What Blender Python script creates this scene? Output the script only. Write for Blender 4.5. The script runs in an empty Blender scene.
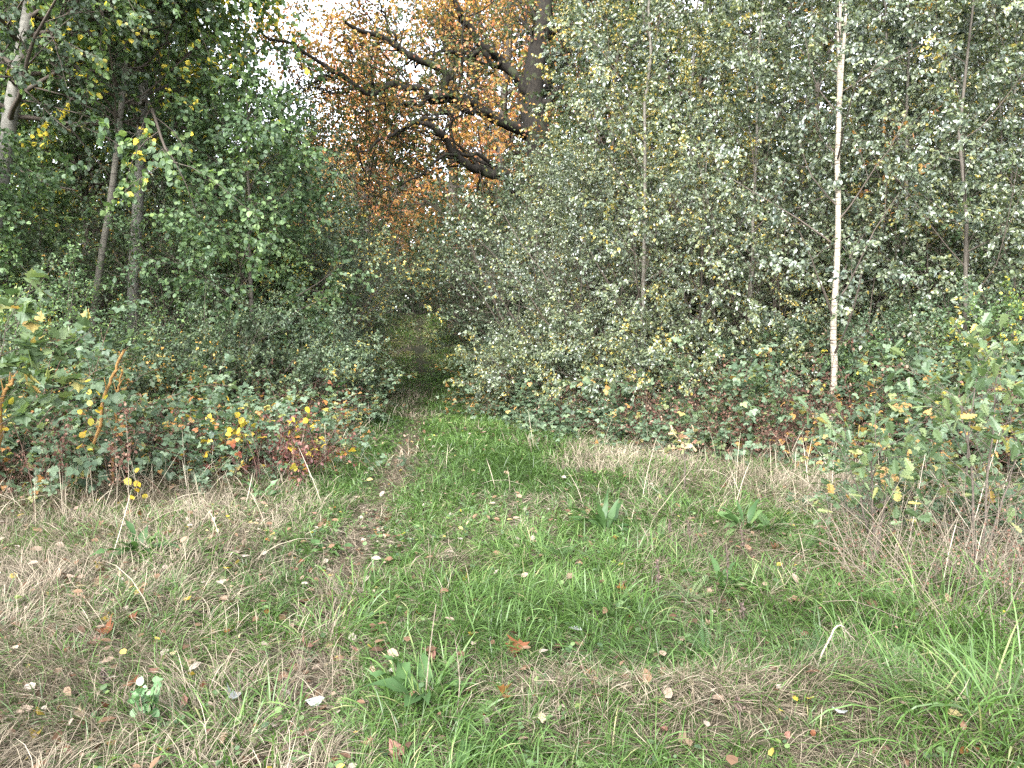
import bpy, math
import numpy as np
from mathutils import Vector

# ------------------------------------------------------------------ camera, sky, sun, exposure
scene = bpy.context.scene
COL = scene.collection
W, H = 1024, 768
F = 739.0                                   # focal length in pixels (26 mm equivalent)
PITCH = math.atan(44 / F)
CAMZ = 1.6
cam_d = bpy.data.cameras.new("camera")
cam_d.sensor_width = 36.0
cam_d.lens = 36.0 * F / W
cam_d.clip_start = 0.05
cam_d.clip_end = 2000
cam = bpy.data.objects.new("camera", cam_d)
COL.objects.link(cam)
cam.location = (0, 0, CAMZ)
cam.rotation_euler = (math.pi / 2 - PITCH, 0, 0)
scene.camera = cam

SUN_EL, SUN_AZ = math.radians(37), math.radians(198)    # azimuth measured from +Y towards +X
world = bpy.data.worlds.new("World")
scene.world = world
world.use_nodes = True
wn = world.node_tree
wn.nodes.clear()
w_out = wn.nodes.new("ShaderNodeOutputWorld")
w_bg = wn.nodes.new("ShaderNodeBackground")
w_bg.inputs["Strength"].default_value = 0.15
w_sky = wn.nodes.new("ShaderNodeTexSky")
w_sky.sky_type = "NISHITA"
w_sky.sun_disc = False
w_sky.sun_elevation = SUN_EL
w_sky.sun_rotation = SUN_AZ
w_sky.air_density = 1.0
w_sky.dust_density = 1.2
w_sky.ozone_density = 1.0
w_hs = wn.nodes.new("ShaderNodeHueSaturation")          # an overcast sky: little colour left in it
w_hs.inputs["Saturation"].default_value = 0.27
wn.links.new(w_sky.outputs[0], w_hs.inputs["Color"])
wn.links.new(w_hs.outputs[0], w_bg.inputs["Color"])
wn.links.new(w_bg.outputs[0], w_out.inputs["Surface"])

sun_d = bpy.data.lights.new("sun", "SUN")
sun_d.energy = 1.5
sun_d.angle = math.radians(30)
sun_d.color = (1.0, 0.99, 0.97)
sun = bpy.data.objects.new("sun", sun_d)
COL.objects.link(sun)
sd = Vector((math.sin(SUN_AZ) * math.cos(SUN_EL), math.cos(SUN_AZ) * math.cos(SUN_EL), math.sin(SUN_EL)))
sun.rotation_euler = sd.to_track_quat("Z", "Y").to_euler()
sun.location = sd * 50

scene.view_settings.view_transform = "Standard"
scene.view_settings.look = "None"
scene.view_settings.gamma = 1
scene.view_settings.use_curve_mapping = False
scene.view_settings.exposure = 3.05
cy = scene.cycles
cy.max_bounces = 8
cy.diffuse_bounces = 6
cy.glossy_bounces = 2
cy.transmission_bounces = 3
cy.transparent_max_bounces = 4
cy.caustics_reflective = False
cy.caustics_refractive = False
cy.use_denoising = False
cy.use_adaptive_sampling = False
cy.sample_clamp_indirect = 6
cy.filter_width = 1.45

# ------------------------------------------------------------------ numeric helpers
def vhash(ix, iy, s):
    n = (ix.astype(np.int64) * 374761393 + iy.astype(np.int64) * 668265263 + s * 974634777) & 0x7FFFFFFF
    n = ((n ^ (n >> 13)) * 1274126177) & 0x7FFFFFFF
    return ((n ^ (n >> 16)) & 0xFFFF) / 65535.0

def noise(x, y, s=0):
    x, y = np.asarray(x, float), np.asarray(y, float)
    ix, iy = np.floor(x), np.floor(y)
    fx, fy = x - ix, y - iy
    fx, fy = fx * fx * (3 - 2 * fx), fy * fy * (3 - 2 * fy)
    a, b = vhash(ix, iy, s), vhash(ix + 1, iy, s)
    c, d = vhash(ix, iy + 1, s), vhash(ix + 1, iy + 1, s)
    return (a + (b - a) * fx) * (1 - fy) + (c + (d - c) * fx) * fy

def fbm(x, y, s=0, o=3):
    t, a, n = 0, 0.5, 0
    for k in range(o):
        t = t + a * noise(np.asarray(x) * 2**k, np.asarray(y) * 2**k, s + k * 17)
        n += a
        a *= 0.5
    return t / n

def sstep(a, b, x):
    t = np.clip((np.asarray(x, float) - a) / (b - a), 0, 1)
    return t * t * (3 - 2 * t)

def nrm(v):
    return v / np.maximum(np.linalg.norm(v, axis=-1, keepdims=True), 1e-9)

def ray(px, py):
    f = np.array([0, math.cos(PITCH), -math.sin(PITCH)])
    u = np.array([0, math.sin(PITCH), math.cos(PITCH)])
    return f + np.array([1, 0, 0]) * (px - 512) / F + u * (384 - py) / F

def at(px, py, d):
    r = ray(px, py)
    return np.array([0, 0, CAMZ]) + r * (d / r[1])

def path_x(y):                                # centre line of the trodden path
    return np.interp(y, [0, 2.8, 3.9, 5.4, 9.1, 14, 20, 26, 32, 40, 60], [-0.7, -0.86, -1.06, -1.2, -1.42, -1.9, -2.5, -3.2, -4.0, -5.0, -8])

def edge_l(y):                                # where the bank of brambles begins on either side of the clearing
    return np.interp(y, [0, 5, 6.6, 7.4, 11.8, 16, 24, 40], [-6.5, -5.6, -4.5, -3.3, -2.9, -3.0, -3.9, -6.5])

def edge_r(y):
    return np.interp(y, [0, 4.5, 6.6, 9, 10.7, 13, 19.7, 26, 40], [3.4, 3.1, 3.3, 4.2, 3.9, 1.9, 0.1, -1.9, -3.6])

MOUNDS = [(.85, 3.08, .55, .22, .13), (.25, 3.15, .25, .16, .07), (1.45, 3.0, .3, .2, .10), (1.95, 2.75, .4, .25, .10), (-.5, 5.1, .28, .2, .07), (-1.9, 4.3, .5, .25, .08), (-2.4, 5.2, .6, .3, .09), (2.3, 3.9, .35, .3, .10), (1.6, 8.5, .8, .6, .05)]

def gz(x, y):
    x, y = np.asarray(x, float), np.asarray(y, float)
    z = 0.10 * (fbm(x * 0.5, y * 0.5, 3) - 0.5) + 0.07 * (fbm(x * 2.1, y * 2.1, 9, 2) - 0.5)
    z = z + 0.28 * sstep(0, 3.0, edge_l(y) - x) + 0.25 * sstep(0, 3.0, x - edge_r(y))
    t = np.clip(y - 19, 0, 21)
    z = z + 0.0068 * t * t + np.clip(y - 40, 0, 1e9) * 0.03
    for cx, cy_, sx, sy, hh in MOUNDS:
        z = z + hh * np.exp(-((x - cx) / sx) ** 2 - ((y - cy_) / sy) ** 2)
    z = z - 0.05 * np.exp(-((x - path_x(y)) / 0.22) ** 2)
    return z

def ground(px, py):
    r = ray(px, py)
    lo, hi = 0.5, 60.0
    for _ in range(50):
        m = 0.5 * (lo + hi)
        p = np.array([0, 0, CAMZ]) + r * m
        if p[2] > gz(p[0], p[1]): lo = m
        else: hi = m
    p = np.array([0, 0, CAMZ]) + r * lo
    p[2] = gz(p[0], p[1])
    return p

# ------------------------------------------------------------------ mesh assembly
class MB:
    def __init__(s):
        s.v, s.l, s.t, s.r, s.m, s.s = [], [], [], [], [], []
        s.n = 0
    def add(s, v, loops, tot, rnd, mat=0, smooth=False):
        v = np.asarray(v, np.float32).reshape(-1, 3)
        s.v.append(v); s.l.append(np.asarray(loops, np.int64).ravel() + s.n)
        tot = np.asarray(tot, np.int64).ravel()
        s.t.append(tot)
        s.r.append(np.broadcast_to(np.asarray(rnd, np.float32), (len(tot),)))
        s.m.append(np.full(len(tot), mat, np.int32))
        s.s.append(np.full(len(tot), smooth))
        s.n += len(v)
    def mesh(s, name, mats):
        v = np.concatenate(s.v); l = np.concatenate(s.l); t = np.concatenate(s.t)
        me = bpy.data.meshes.new(name)
        me.vertices.add(len(v)); me.loops.add(len(l)); me.polygons.add(len(t))
        me.vertices.foreach_set("co", v.ravel())
        me.loops.foreach_set("vertex_index", l.astype(np.int32))
        st = np.concatenate([[0], np.cumsum(t)[:-1]]).astype(np.int32)
        me.polygons.foreach_set("loop_start", st)
        me.polygons.foreach_set("material_index", np.concatenate(s.m))
        me.polygons.foreach_set("use_smooth", np.concatenate(s.s))
        a = me.attributes.new("rnd", "FLOAT", "FACE")
        a.data.foreach_set("value", np.ascontiguousarray(np.concatenate(s.r), np.float32))
        for m in (mats if isinstance(mats, (list, tuple)) else [mats]): me.materials.append(m)
        me.update(calc_edges=True)
        return me
    def build(s, name, mats, parent=None):
        o = bpy.data.objects.new(name, s.mesh(name, mats))
        COL.objects.link(o)
        if parent is not None: o.parent = parent
        return o

def tubes(mb, P, R, sides, mat=0, rnd=0.5, rough=0.0):
    P = np.asarray(P, float); R = np.asarray(R, float)
    if P.ndim == 2: P, R = P[None], R[None]
    N, K, _ = P.shape
    T = np.gradient(P, axis=1)
    T = nrm(T)
    mean = np.abs(nrm(P[:, -1] - P[:, 0]))
    ref = np.zeros((N, 3)); ref[np.arange(N), np.argmin(mean, axis=1)] = 1
    U = nrm(np.cross(T, ref[:, None, :])); V = np.cross(T, U)
    a = np.arange(sides) * 2 * math.pi / sides
    ring = U[:, :, None, :] * np.cos(a)[None, None, :, None] + V[:, :, None, :] * np.sin(a)[None, None, :, None]
    if rough: ring = ring * (1 + np.random.default_rng(9).normal(0, rough, (N, K, sides, 1)))
    v = P[:, :, None, :] + ring * R[:, :, None, None]
    base = (np.arange(N) * K * sides)[:, None, None]
    k = (np.arange(K - 1) * sides)[None, :, None]
    j = np.arange(sides)[None, None, :]; j2 = (j + 1) % sides
    q = np.stack([base + k + j, base + k + j2, base + k + sides + j2, base + k + sides + j], axis=-1)
    nq = N * (K - 1) * sides
    if np.ndim(rnd) == 1: rnd = np.repeat(rnd, (K - 1) * sides)
    mb.add(v, q, np.full(nq, 4), rnd, mat, True)

# leaf templates: (vertices with x along the leaf, faces)
def tpl(v, f): return np.array(v, float), [list(x) for x in f]
OVATE = tpl([(0, 0, 0), (.30, .30, .05), (.68, .27, .04), (1, 0, -.08), (.68, -.27, .04), (.30, -.30, .05), (.45, 0, 0)],
            [(0, 6, 1), (1, 6, 3, 2), (0, 5, 6), (5, 4, 3, 6)])
DIAMOND = tpl([(0, 0, 0), (.45, .34, .08), (1, 0, 0), (.45, -.34, .08)], [(0, 2, 1), (0, 3, 2)])
ROUND = tpl([(0, 0, 0), (.12, .34, .04), (.5, .46, .05), (.82, .28, .02), (1.03, 0, -.07), (.82, -.28, .02), (.5, -.46, .05), (.12, -.34, .04), (.5, 0, 0)],
            [(0, 8, 2, 1), (8, 4, 3, 2), (0, 7, 6, 8), (8, 6, 5, 4)])
def mirror_leaf(half):
    n = len(half)
    up = [(x, y, .12 * y) for x, y in half]; dn = [(x, -y, .12 * y) for x, y in half]
    v = [(0, 0, 0)] + up + [(1, 0, -.05)] + dn
    e = n + 1
    return tpl(v, [[0, e] + list(range(n, 0, -1)), [0] + list(range(e + 1, e + 1 + n)) + [e]])
OAK = mirror_leaf([(.14, .07), (.22, .16), (.30, .08), (.42, .24), (.50, .13), (.63, .30), (.72, .17), (.84, .24), (.95, .12)])
MAPLE = mirror_leaf([(-.05, .22), (.05, .48), (.22, .30), (.38, .58), (.52, .30), (.66, .34), (.72, .14)])
def tri_leaf():
    V, Fc = [], []
    for ang, s, ox in ((0, .62, .38), (1.25, .5, .34), (-1.25, .5, .34)):
        c, d = math.cos(ang), math.sin(ang); b = len(V)
        for x, y, z in OVATE[0]:
            x, y = x * s, y * s * 1.25
            V.append((ox + x * c - y * d, x * d + y * c, z * s + (-.10 * x if ang else 0)))
        Fc += [[i + b for i in f] for f in OVATE[1]]
    return tpl(V, Fc)
TRIFOL = tri_leaf()
def pinnate(n, wid, curl=-.25):
    V, Fc = [], []
    for i in range(n):
        t = (i + .6) / n
        w = wid * math.sin(math.pi * min(1, t * .8 + .15)) + .03
        for s in (1, -1):
            b = len(V)
            x, z = t * .95, curl * t * t
            V += [(x - .02, 0, z), (x + .02, s * w * .5, z + .02), (x + .10, s * w, z - .03), (x + .055, s * w * .45, z + .01)]
            Fc.append([b, b + 1, b + 2, b + 3] if s < 0 else [b + 3, b + 2, b + 1, b])
    return tpl(V, Fc)
FROND = pinnate(15, .17, -.4)

def leaves(mb, pos, d, n, size, T, rnd, mat=0, flip=None):
    V, Fc = T
    N = len(pos)
    d = nrm(d); b = nrm(np.cross(n, d)); n = np.cross(d, b)
    size = np.broadcast_to(np.asarray(size, float), (N,))[:, None, None]
    v = pos[:, None, :] + size * (V[None, :, 0:1] * d[:, None, :] + V[None, :, 1:2] * b[:, None, :] + V[None, :, 2:3] * n[:, None, :])
    lp = np.array([i for f in Fc for i in f]); tt = np.array([len(f) for f in Fc])
    L = (np.arange(N) * len(V))[:, None] + lp[None]
    r = np.repeat(np.broadcast_to(rnd, (N,)), len(Fc))
    mb.add(v, L, np.tile(tt, N), r, mat, False)

def grow(g, P, R, n, t0, t1, length, ang, K, up=0.0, wig=0.15, rf=0.5, pw=1.0, len_t=None, rmin=0.0015, bias=(0, 0, 0)):
    """n children on every parent polyline."""
    N, Kp, _ = P.shape
    pi = np.repeat(np.arange(N), n)
    M = N * n
    t = (np.tile(np.arange(n), N) + g.random(M)) / n
    t = t0 + (t1 - t0) * t**pw
    f = t * (Kp - 1); i = np.minimum(f.astype(int), Kp - 2); f = f - i
    A, B = P[pi, i], P[pi, i + 1]
    pos = A + (B - A) * f[:, None]
    tan = nrm(B - A)
    rad = R[pi, i] * (1 - f) + R[pi, i + 1] * f
    ref = np.where(np.abs(tan[:, 2:3]) > .8, np.array([[1., 0, 0]]), np.array([[0, 0, 1.]]))
    u = nrm(np.cross(tan, ref)); v = np.cross(tan, u)
    az = np.arange(M) * 2.39996 + g.normal(0, .5, M) + np.repeat(g.random(N) * 6.28, n)
    a = np.abs(ang + g.normal(0, .18, M))
    d = tan * np.cos(a)[:, None] + (u * np.cos(az)[:, None] + v * np.sin(az)[:, None]) * np.sin(a)[:, None]
    d = nrm(d + np.array(bias))
    L = length * (0.65 + 0.7 * g.random(M))
    if len_t is not None: L = L * len_t(t)
    out = np.empty((M, K, 3)); out[:, 0] = pos
    for k in range(1, K):
        d = nrm(d + np.array([0, 0, up / K]) + g.normal(0, wig, (M, 3)))
        out[:, k] = out[:, k - 1] + d * (L / (K - 1))[:, None]
    r0 = np.maximum(rad * rf, rmin)
    rr = r0[:, None] * np.linspace(1, .3, K)[None]
    return out, rr

def leafage(g, mb, P, n, size, T, mat=0, droop=.5, upn=.9, t0=.15, spread=.9, jit=.01, grp=None, gv=.55):
    N, K, _ = P.shape
    pi = np.repeat(np.arange(N), n); M = N * n
    t = t0 + (1 - t0) * (np.tile(np.arange(n), N) + g.random(M)) / n
    f = np.minimum(t, .999) * (K - 1); i = f.astype(int); f -= i
    A, B = P[pi, i], P[pi, i + 1]
    pos = A + (B - A) * f[:, None] + g.normal(0, jit, (M, 3))
    d = nrm(B - A) * .6 + g.normal(0, spread, (M, 3)) * .6 + np.array([0, 0, -droop])
    nn = np.array([0, 0, upn]) + g.normal(0, .45, (M, 3))
    sz = size * (0.7 + .5 * g.random(M))
    rnd = g.random(M)
    if grp:
        q = pi // grp
        nn = nn + g.normal(0, gv, (q.max() + 1, 3))[q] * [1, 1, .5]
        rnd = np.clip(rnd * .8 + .1 + g.normal(0, .13, q.max() + 1)[q], 0, 1)
    leaves(mb, pos, d, nn, sz, T, rnd, mat)
    return M

# ------------------------------------------------------------------ materials
def new_mat(name):
    m = bpy.data.materials.new(name); m.use_nodes = True
    m.node_tree.nodes.clear()
    return m, m.node_tree.nodes, m.node_tree.links

def leaf_mat(name, stops, rough=.42, trans=.35, spec=.5, clump=.35, scale=1.1, tint=.17, tmul=(1.25, 1.35, .7)):
    """leaf: every leaf takes its colour from a ramp by its own number and the spray it belongs to; light passes through it"""
    m, N, L = new_mat(name)
    out = N.new("ShaderNodeOutputMaterial")
    at_ = N.new("ShaderNodeAttribute"); at_.attribute_name = "rnd"
    geo = N.new("ShaderNodeTexCoord"); no = N.new("ShaderNodeTexNoise")
    no.inputs["Scale"].default_value = scale; no.inputs["Detail"].default_value = 2
    L.new(geo.outputs["Object"], no.inputs["Vector"])
    oi = N.new("ShaderNodeObjectInfo")
    def mth(op, a, b):
        x = N.new("ShaderNodeMath"); x.operation = op
        for i, q in enumerate((a, b)):
            if isinstance(q, (int, float)): x.inputs[i].default_value = q
            else: L.new(q, x.inputs[i])
        return x.outputs[0]
    nz = mth("MULTIPLY", mth("SUBTRACT", no.outputs["Fac"], .5), clump * 2)
    ob = mth("MULTIPLY", mth("SUBTRACT", oi.outputs["Random"], .5), tint * 2)
    fac = mth("ADD", mth("ADD", at_.outputs["Fac"], nz), ob)
    cr = N.new("ShaderNodeValToRGB")
    e = cr.color_ramp.elements
    while len(e) < len(stops): e.new(.5)
    for k, (p, c) in enumerate(stops):
        e[k].position = p; e[k].color = (*c, 1)
    L.new(fac, cr.inputs[0])
    bs = N.new("ShaderNodeBsdfPrincipled")
    L.new(cr.outputs[0], bs.inputs["Base Color"])
    bs.inputs["Roughness"].default_value = rough
    bs.inputs["Specular IOR Level"].default_value = spec
    if trans > 0:
        tr = N.new("ShaderNodeBsdfTranslucent")
        mu = N.new("ShaderNodeMix"); mu.data_type = "RGBA"; mu.blend_type = "MULTIPLY"; mu.inputs[0].default_value = 1
        L.new(cr.outputs[0], mu.inputs[6]); mu.inputs[7].default_value = (*tmul, 1)
        L.new(mu.outputs[2], tr.inputs[0])
        mx = N.new("ShaderNodeMixShader"); mx.inputs[0].default_value = trans
        L.new(bs.outputs[0], mx.inputs[1]); L.new(tr.outputs[0], mx.inputs[2])
        L.new(mx.outputs[0], out.inputs[0])
    else: L.new(bs.outputs[0], out.inputs[0])
    return m

def bark_mat(name, c0, c1, sc=(6, 6, 1.5), rough=.9, bump=.5, c2=None, c2_at=.62, c2sc=(3, 3, 26)):
    m, N, L = new_mat(name)
    out = N.new("ShaderNodeOutputMaterial"); bs = N.new("ShaderNodeBsdfPrincipled")
    tc = N.new("ShaderNodeTexCoord"); mp = N.new("ShaderNodeMapping"); mp.inputs["Scale"].default_value = sc
    no = N.new("ShaderNodeTexNoise"); no.inputs["Scale"].default_value = 4; no.inputs["Detail"].default_value = 6
    no.inputs["Roughness"].default_value = .65
    L.new(tc.outputs["Object"], mp.inputs[0]); L.new(mp.outputs[0], no.inputs["Vector"])
    cr = N.new("ShaderNodeValToRGB")
    cr.color_ramp.elements[0].position = .32; cr.color_ramp.elements[0].color = (*c0, 1)
    cr.color_ramp.elements[1].position = .66; cr.color_ramp.elements[1].color = (*c1, 1)
    L.new(no.outputs["Fac"], cr.inputs[0])
    col = cr.outputs[0]
    if c2 is not None:
        m2 = N.new("ShaderNodeMapping"); m2.inputs["Scale"].default_value = c2sc
        n2 = N.new("ShaderNodeTexNoise"); n2.inputs["Scale"].default_value = 1.6; n2.inputs["Detail"].default_value = 4
        L.new(tc.outputs["Object"], m2.inputs[0]); L.new(m2.outputs[0], n2.inputs["Vector"])
        r2 = N.new("ShaderNodeValToRGB")
        r2.color_ramp.elements[0].position = c2_at - .04; r2.color_ramp.elements[1].position = c2_at + .03
        L.new(n2.outputs["Fac"], r2.inputs[0])
        mx = N.new("ShaderNodeMix"); mx.data_type = "RGBA"
        L.new(r2.outputs[0], mx.inputs[0]); L.new(col, mx.inputs[6]); mx.inputs[7].default_value = (*c2, 1)
        col = mx.outputs[2]
    L.new(col, bs.inputs["Base Color"]); bs.inputs["Roughness"].default_value = rough
    bs.inputs["Specular IOR Level"].default_value = .25
    bp = N.new("ShaderNodeBump"); bp.inputs["Strength"].default_value = bump; bp.inputs["Distance"].default_value = .02
    L.new(no.outputs["Fac"], bp.inputs["Height"]); L.new(bp.outputs[0], bs.inputs["Normal"])
    L.new(bs.outputs[0], out.inputs[0])
    return m

DG, MG, LG = (.018, .036, .014), (.036, .070, .024), (.075, .125, .040)
YE, OR, RU, TAN = (.50, .36, .045), (.38, .16, .035), (.20, .075, .030), (.36, .27, .16)
M = {}
M["birch_leaf"] = leaf_mat("birch_leaf", [(0, (.048, .068, .050)), (.45, (.112, .138, .086)), (.80, (.165, .195, .105)), (.94, (.21, .22, .085)), (1.0, (.40, .30, .07))], rough=.28, trans=.26, spec=1.0)
M["birch_yellow_leaf"] = leaf_mat("birch_yellow_leaf", [(0, (.045, .070, .028)), (.4, (.09, .12, .04)), (.68, (.22, .21, .05)), (.9, (.46, .32, .05)), (1.0, (.45, .20, .04))], rough=.4, trans=.35, spec=.6)
M["broad_leaf"] = leaf_mat("broad_leaf", [(0, (0.045, 0.078, 0.039)), (.5, (0.095, 0.151, 0.067)), (.85, (0.155, 0.224, 0.084)), (.97, (0.183, 0.252, 0.063)), (1.0, (0.600, 0.476, 0.069))], rough=.48, trans=.38, spec=.35)
M["poplar_leaf"] = leaf_mat("poplar_leaf", [(0, (0.036, 0.058, 0.034)), (.5, (0.074, 0.106, 0.066)), (.9, (0.120, 0.156, 0.096)), (1.0, (0.432, 0.360, 0.096))], rough=.48, trans=.38, spec=.35)
M["willow_leaf"] = leaf_mat("willow_leaf", [(0, (0.047, 0.074, 0.045)), (.5, (0.092, 0.132, 0.077)), (.85, (0.145, 0.185, 0.099)), (.97, (0.198, 0.224, 0.079)), (1.0, (0.475, 0.356, 0.079))], rough=.45, trans=.3, spec=.5)
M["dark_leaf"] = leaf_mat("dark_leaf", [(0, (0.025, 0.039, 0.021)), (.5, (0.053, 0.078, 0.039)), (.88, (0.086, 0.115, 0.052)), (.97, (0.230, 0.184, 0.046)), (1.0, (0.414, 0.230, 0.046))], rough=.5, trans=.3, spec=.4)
M["oak_leaf"] = leaf_mat("oak_leaf", [(0, (.040, .062, .026)), (.56, (.085, .112, .044)), (.70, (.16, .14, .05)), (.82, (.32, .16, .07)), (.9, (.42, .18, .12)), (1.0, (.48, .30, .08))], rough=.5, trans=.45, spec=.3, clump=.85, scale=.28, tmul=(1.3, 1.2, .8))
M["orange_leaf"] = leaf_mat("orange_leaf", [(0, (.11, .12, .045)), (.28, (.34, .23, .06)), (.55, (.55, .29, .09)), (.8, (.52, .24, .15)), (1.0, (.55, .42, .12))], rough=.5, trans=.5, spec=.3, clump=.6, scale=.35, tmul=(1.3, 1.1, .85))
M["yellow_leaf"] = leaf_mat("yellow_leaf", [(0, (0.324, 0.216, 0.018)), (.6, (0.495, 0.378, 0.036)), (1, (0.378, 0.360, 0.090))], rough=.5, trans=.35, clump=.2, tmul=(1.1, 1.1, .5))
M["bramble_leaf"] = leaf_mat("bramble_leaf", [(0, (0.054, 0.084, 0.050)), (.5, (0.098, 0.142, 0.084)), (.86, (0.144, 0.198, 0.114)), (.95, (0.204, 0.216, 0.072)), (1.0, (0.360, 0.204, 0.072))], rough=.48, trans=.38, spec=.35)
M["bramble_pale_leaf"] = leaf_mat("bramble_pale_leaf", [(0, (.07, .11, .065)), (.5, (.12, .17, .105)), (.85, (.17, .22, .14)), (.95, (.26, .26, .08)), (1.0, (.34, .17, .06))], rough=.48, trans=.38, spec=.35)
M["bramble_mixed_leaf"] = leaf_mat("bramble_mixed_leaf", [(0, (.035, .07, .035)), (.42, (.07, .12, .055)), (.62, (.16, .18, .05)), (.76, (.55, .40, .05)), (.88, (.40, .18, .04)), (1.0, (.17, .05, .035))], rough=.4, trans=.3, spec=.5, clump=.5, scale=2.2)
M["sapling_leaf"] = leaf_mat("sapling_leaf", [(0, (.050, .082, .040)), (.55, (.095, .140, .066)), (.88, (.145, .185, .080)), (.95, (.27, .24, .08)), (1.0, (.32, .19, .07))], rough=.45, trans=.35, spec=.4, clump=.10, scale=3, tint=.08)
M["seedling_leaf"] = leaf_mat("seedling_leaf", [(0, (.12, .18, .07)), (.5, (.28, .26, .12)), (1.0, (.50, .28, .22))], rough=.5, trans=.3, clump=.2)
M["fresh_leaf"] = leaf_mat("fresh_leaf", [(0, (0.032, 0.068, 0.022)), (.6, (0.058, 0.111, 0.036)), (1, (0.102, 0.162, 0.055))], rough=.5, trans=.3, clump=.2, spec=.3)
M["pale_leaf"] = leaf_mat("pale_leaf", [(0, (0.068, 0.135, 0.053)), (.6, (0.120, 0.210, 0.090)), (1, (0.195, 0.270, 0.150))], rough=.5, trans=.25, clump=.2)
M["dead_leaf"] = leaf_mat("dead_leaf", [(0, (.050, .024, .018)), (.5, (.098, .048, .035)), (.9, (.15, .085, .06)), (1, (.24, .17, .12))], rough=.8, trans=.15, spec=.2, clump=.3, tmul=(1.2, 1, .8))
M["red_leaf"] = leaf_mat("red_leaf", [(0, (.030, .010, .009)), (.6, (.072, .020, .017)), (1, (.15, .06, .04))], rough=.6, trans=.2, clump=.3, tmul=(1.3, .9, .8))
M["grass"] = leaf_mat("grass", [(0, (.034, .062, .015)), (.35, (.062, .120, .026)), (.62, (.100, .175, .042)), (.78, (.16, .20, .07)), (.90, (.31, .28, .14)), (1, (.40, .34, .21))], rough=.45, trans=.35, clump=.0, tint=0, spec=.45)
M["straw"] = leaf_mat("straw", [(0, (0.063, 0.050, 0.035)), (.3, (0.143, 0.116, 0.079)), (.65, (0.252, 0.210, 0.151)), (1, (0.361, 0.319, 0.244))], rough=.65, trans=.2, clump=.0, tint=0, spec=.3, tmul=(1.1, 1, .8))
M["litter"] = leaf_mat("litter", [(0, (0.048, 0.029, 0.019)), (.3, (0.104, 0.058, 0.035)), (.55, (0.168, 0.104, 0.064)), (.75, (0.224, 0.168, 0.128)), (.9, (0.256, 0.224, 0.184)), (1, (0.288, 0.216, 0.040))], rough=.8, trans=.1, clump=.0, tint=0, spec=.15)
for nm, c in (("fallen_tan", (0.205, 0.148, 0.094)), ("fallen_rust", (0.148, 0.055, 0.024)), ("fallen_yellow", (0.276, 0.197, 0.027)), ("fallen_pink", (0.232, 0.120, 0.089)), ("fallen_silver", (0.384, 0.397, 0.384)), ("fallen_orange", (0.223, 0.103, 0.027))):
    M[nm] = leaf_mat(nm, [(0, tuple(x * .55 for x in c)), (1, tuple(x * .82 for x in c))], rough=.75, trans=.08, clump=.4, scale=30, tint=.3, spec=.2)
M["birch_bark"] = bark_mat("birch_bark", (.16, .135, .10), (.35, .31, .25), (5, 5, 9), .7, .25, (.06, .045, .035), .60)
M["young_bark"] = bark_mat("young_bark", (.055, .050, .040), (.15, .138, .112), (5, 5, 9), .8, .3, (.05, .04, .035), .62)
M["grey_bark"] = bark_mat("grey_bark", (.085, .082, .070), (.17, .162, .14), (3, 3, 3), .85, .3, (.08, .07, .06), .66)
M["brown_bark"] = bark_mat("brown_bark", (.040, .034, .027), (.10, .088, .072), (6, 6, 1.5), .9, .6)
M["oak_bark"] = bark_mat("oak_bark", (.007, .006, .005), (.026, .022, .017), (5, 5, 1.6), .95, 1.0, (.030, .034, .018), .60, (2, 2, 2))
M["twig"] = bark_mat("twig", (.040, .032, .026), (.105, .085, .068), (20, 20, 20), .85, .1)
M["red_twig"] = bark_mat("red_twig", (.060, .034, .026), (.14, .085, .065), (20, 20, 20), .85, .1)
M["pale_stick"] = bark_mat("pale_stick", (.22, .18, .14), (.38, .33, .27), (20, 20, 20), .8, .2)
M["orange_moss_bark"] = bark_mat("orange_moss_bark", (.12, .065, .025), (.30, .17, .055), (30, 30, 30), .95, .8)
M["dead_stalk"] = bark_mat("dead_stalk", (.085, .070, .052), (.21, .175, .13), (20, 20, 20), .9, .2)

# ------------------------------------------------------------------ tagging
def tag(o, label=None, cat=None, group=None, kind=None):
    if label: o["label"] = label
    if cat: o["category"] = cat
    if group: o["group"] = group
    if kind: o["kind"] = kind
    return o

def root_at(name, loc, label, cat, group=None, rz=0.0):
    e = bpy.data.objects.new(name, None); e.empty_display_size = .3
    COL.objects.link(e); e.location = tuple(float(c) for c in loc); e.rotation_euler = (0, 0, rz)
    return tag(e, label, cat, group)

def copy_tree(src, loc, rz, sc, label, group=None, leaf=None):
    r = src.copy(); COL.objects.link(r)
    r.location = tuple(float(c) for c in loc); r.rotation_euler = (0, 0, rz)
    r.scale = sc if isinstance(sc, tuple) else (sc, sc, sc)
    r["label"] = label
    if group: r["group"] = group
    elif "group" in r: del r["group"]
    for ch in list(src.children):
        c = ch.copy(); COL.objects.link(c); c.parent = r
        if leaf is not None and ch.name.split(".")[0] in ("crown", "leaves"):
            c.material_slots[0].link = "OBJECT"; c.material_slots[0].material = leaf
    return r

# ------------------------------------------------------------------ ground and path
def grid_sheet(name, mat, xs, ys, zoff=0.0, xf=None):
    X, Y = np.meshgrid(xs, ys)
    if xf is not None: X = xf(X, Y)
    Z = gz(X, Y) + zoff
    v = np.stack([X, Y, Z], -1).reshape(-1, 3)
    ny, nx = X.shape
    i = (np.arange(ny - 1)[:, None] * nx + np.arange(nx - 1)[None]).ravel()
    q = np.stack([i, i + 1, i + nx + 1, i + nx], -1)
    mb = MB(); mb.add(v, q, np.full(len(q), 4), .5, 0, True)
    return tag(mb.build(name, mat), kind="structure")

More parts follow.
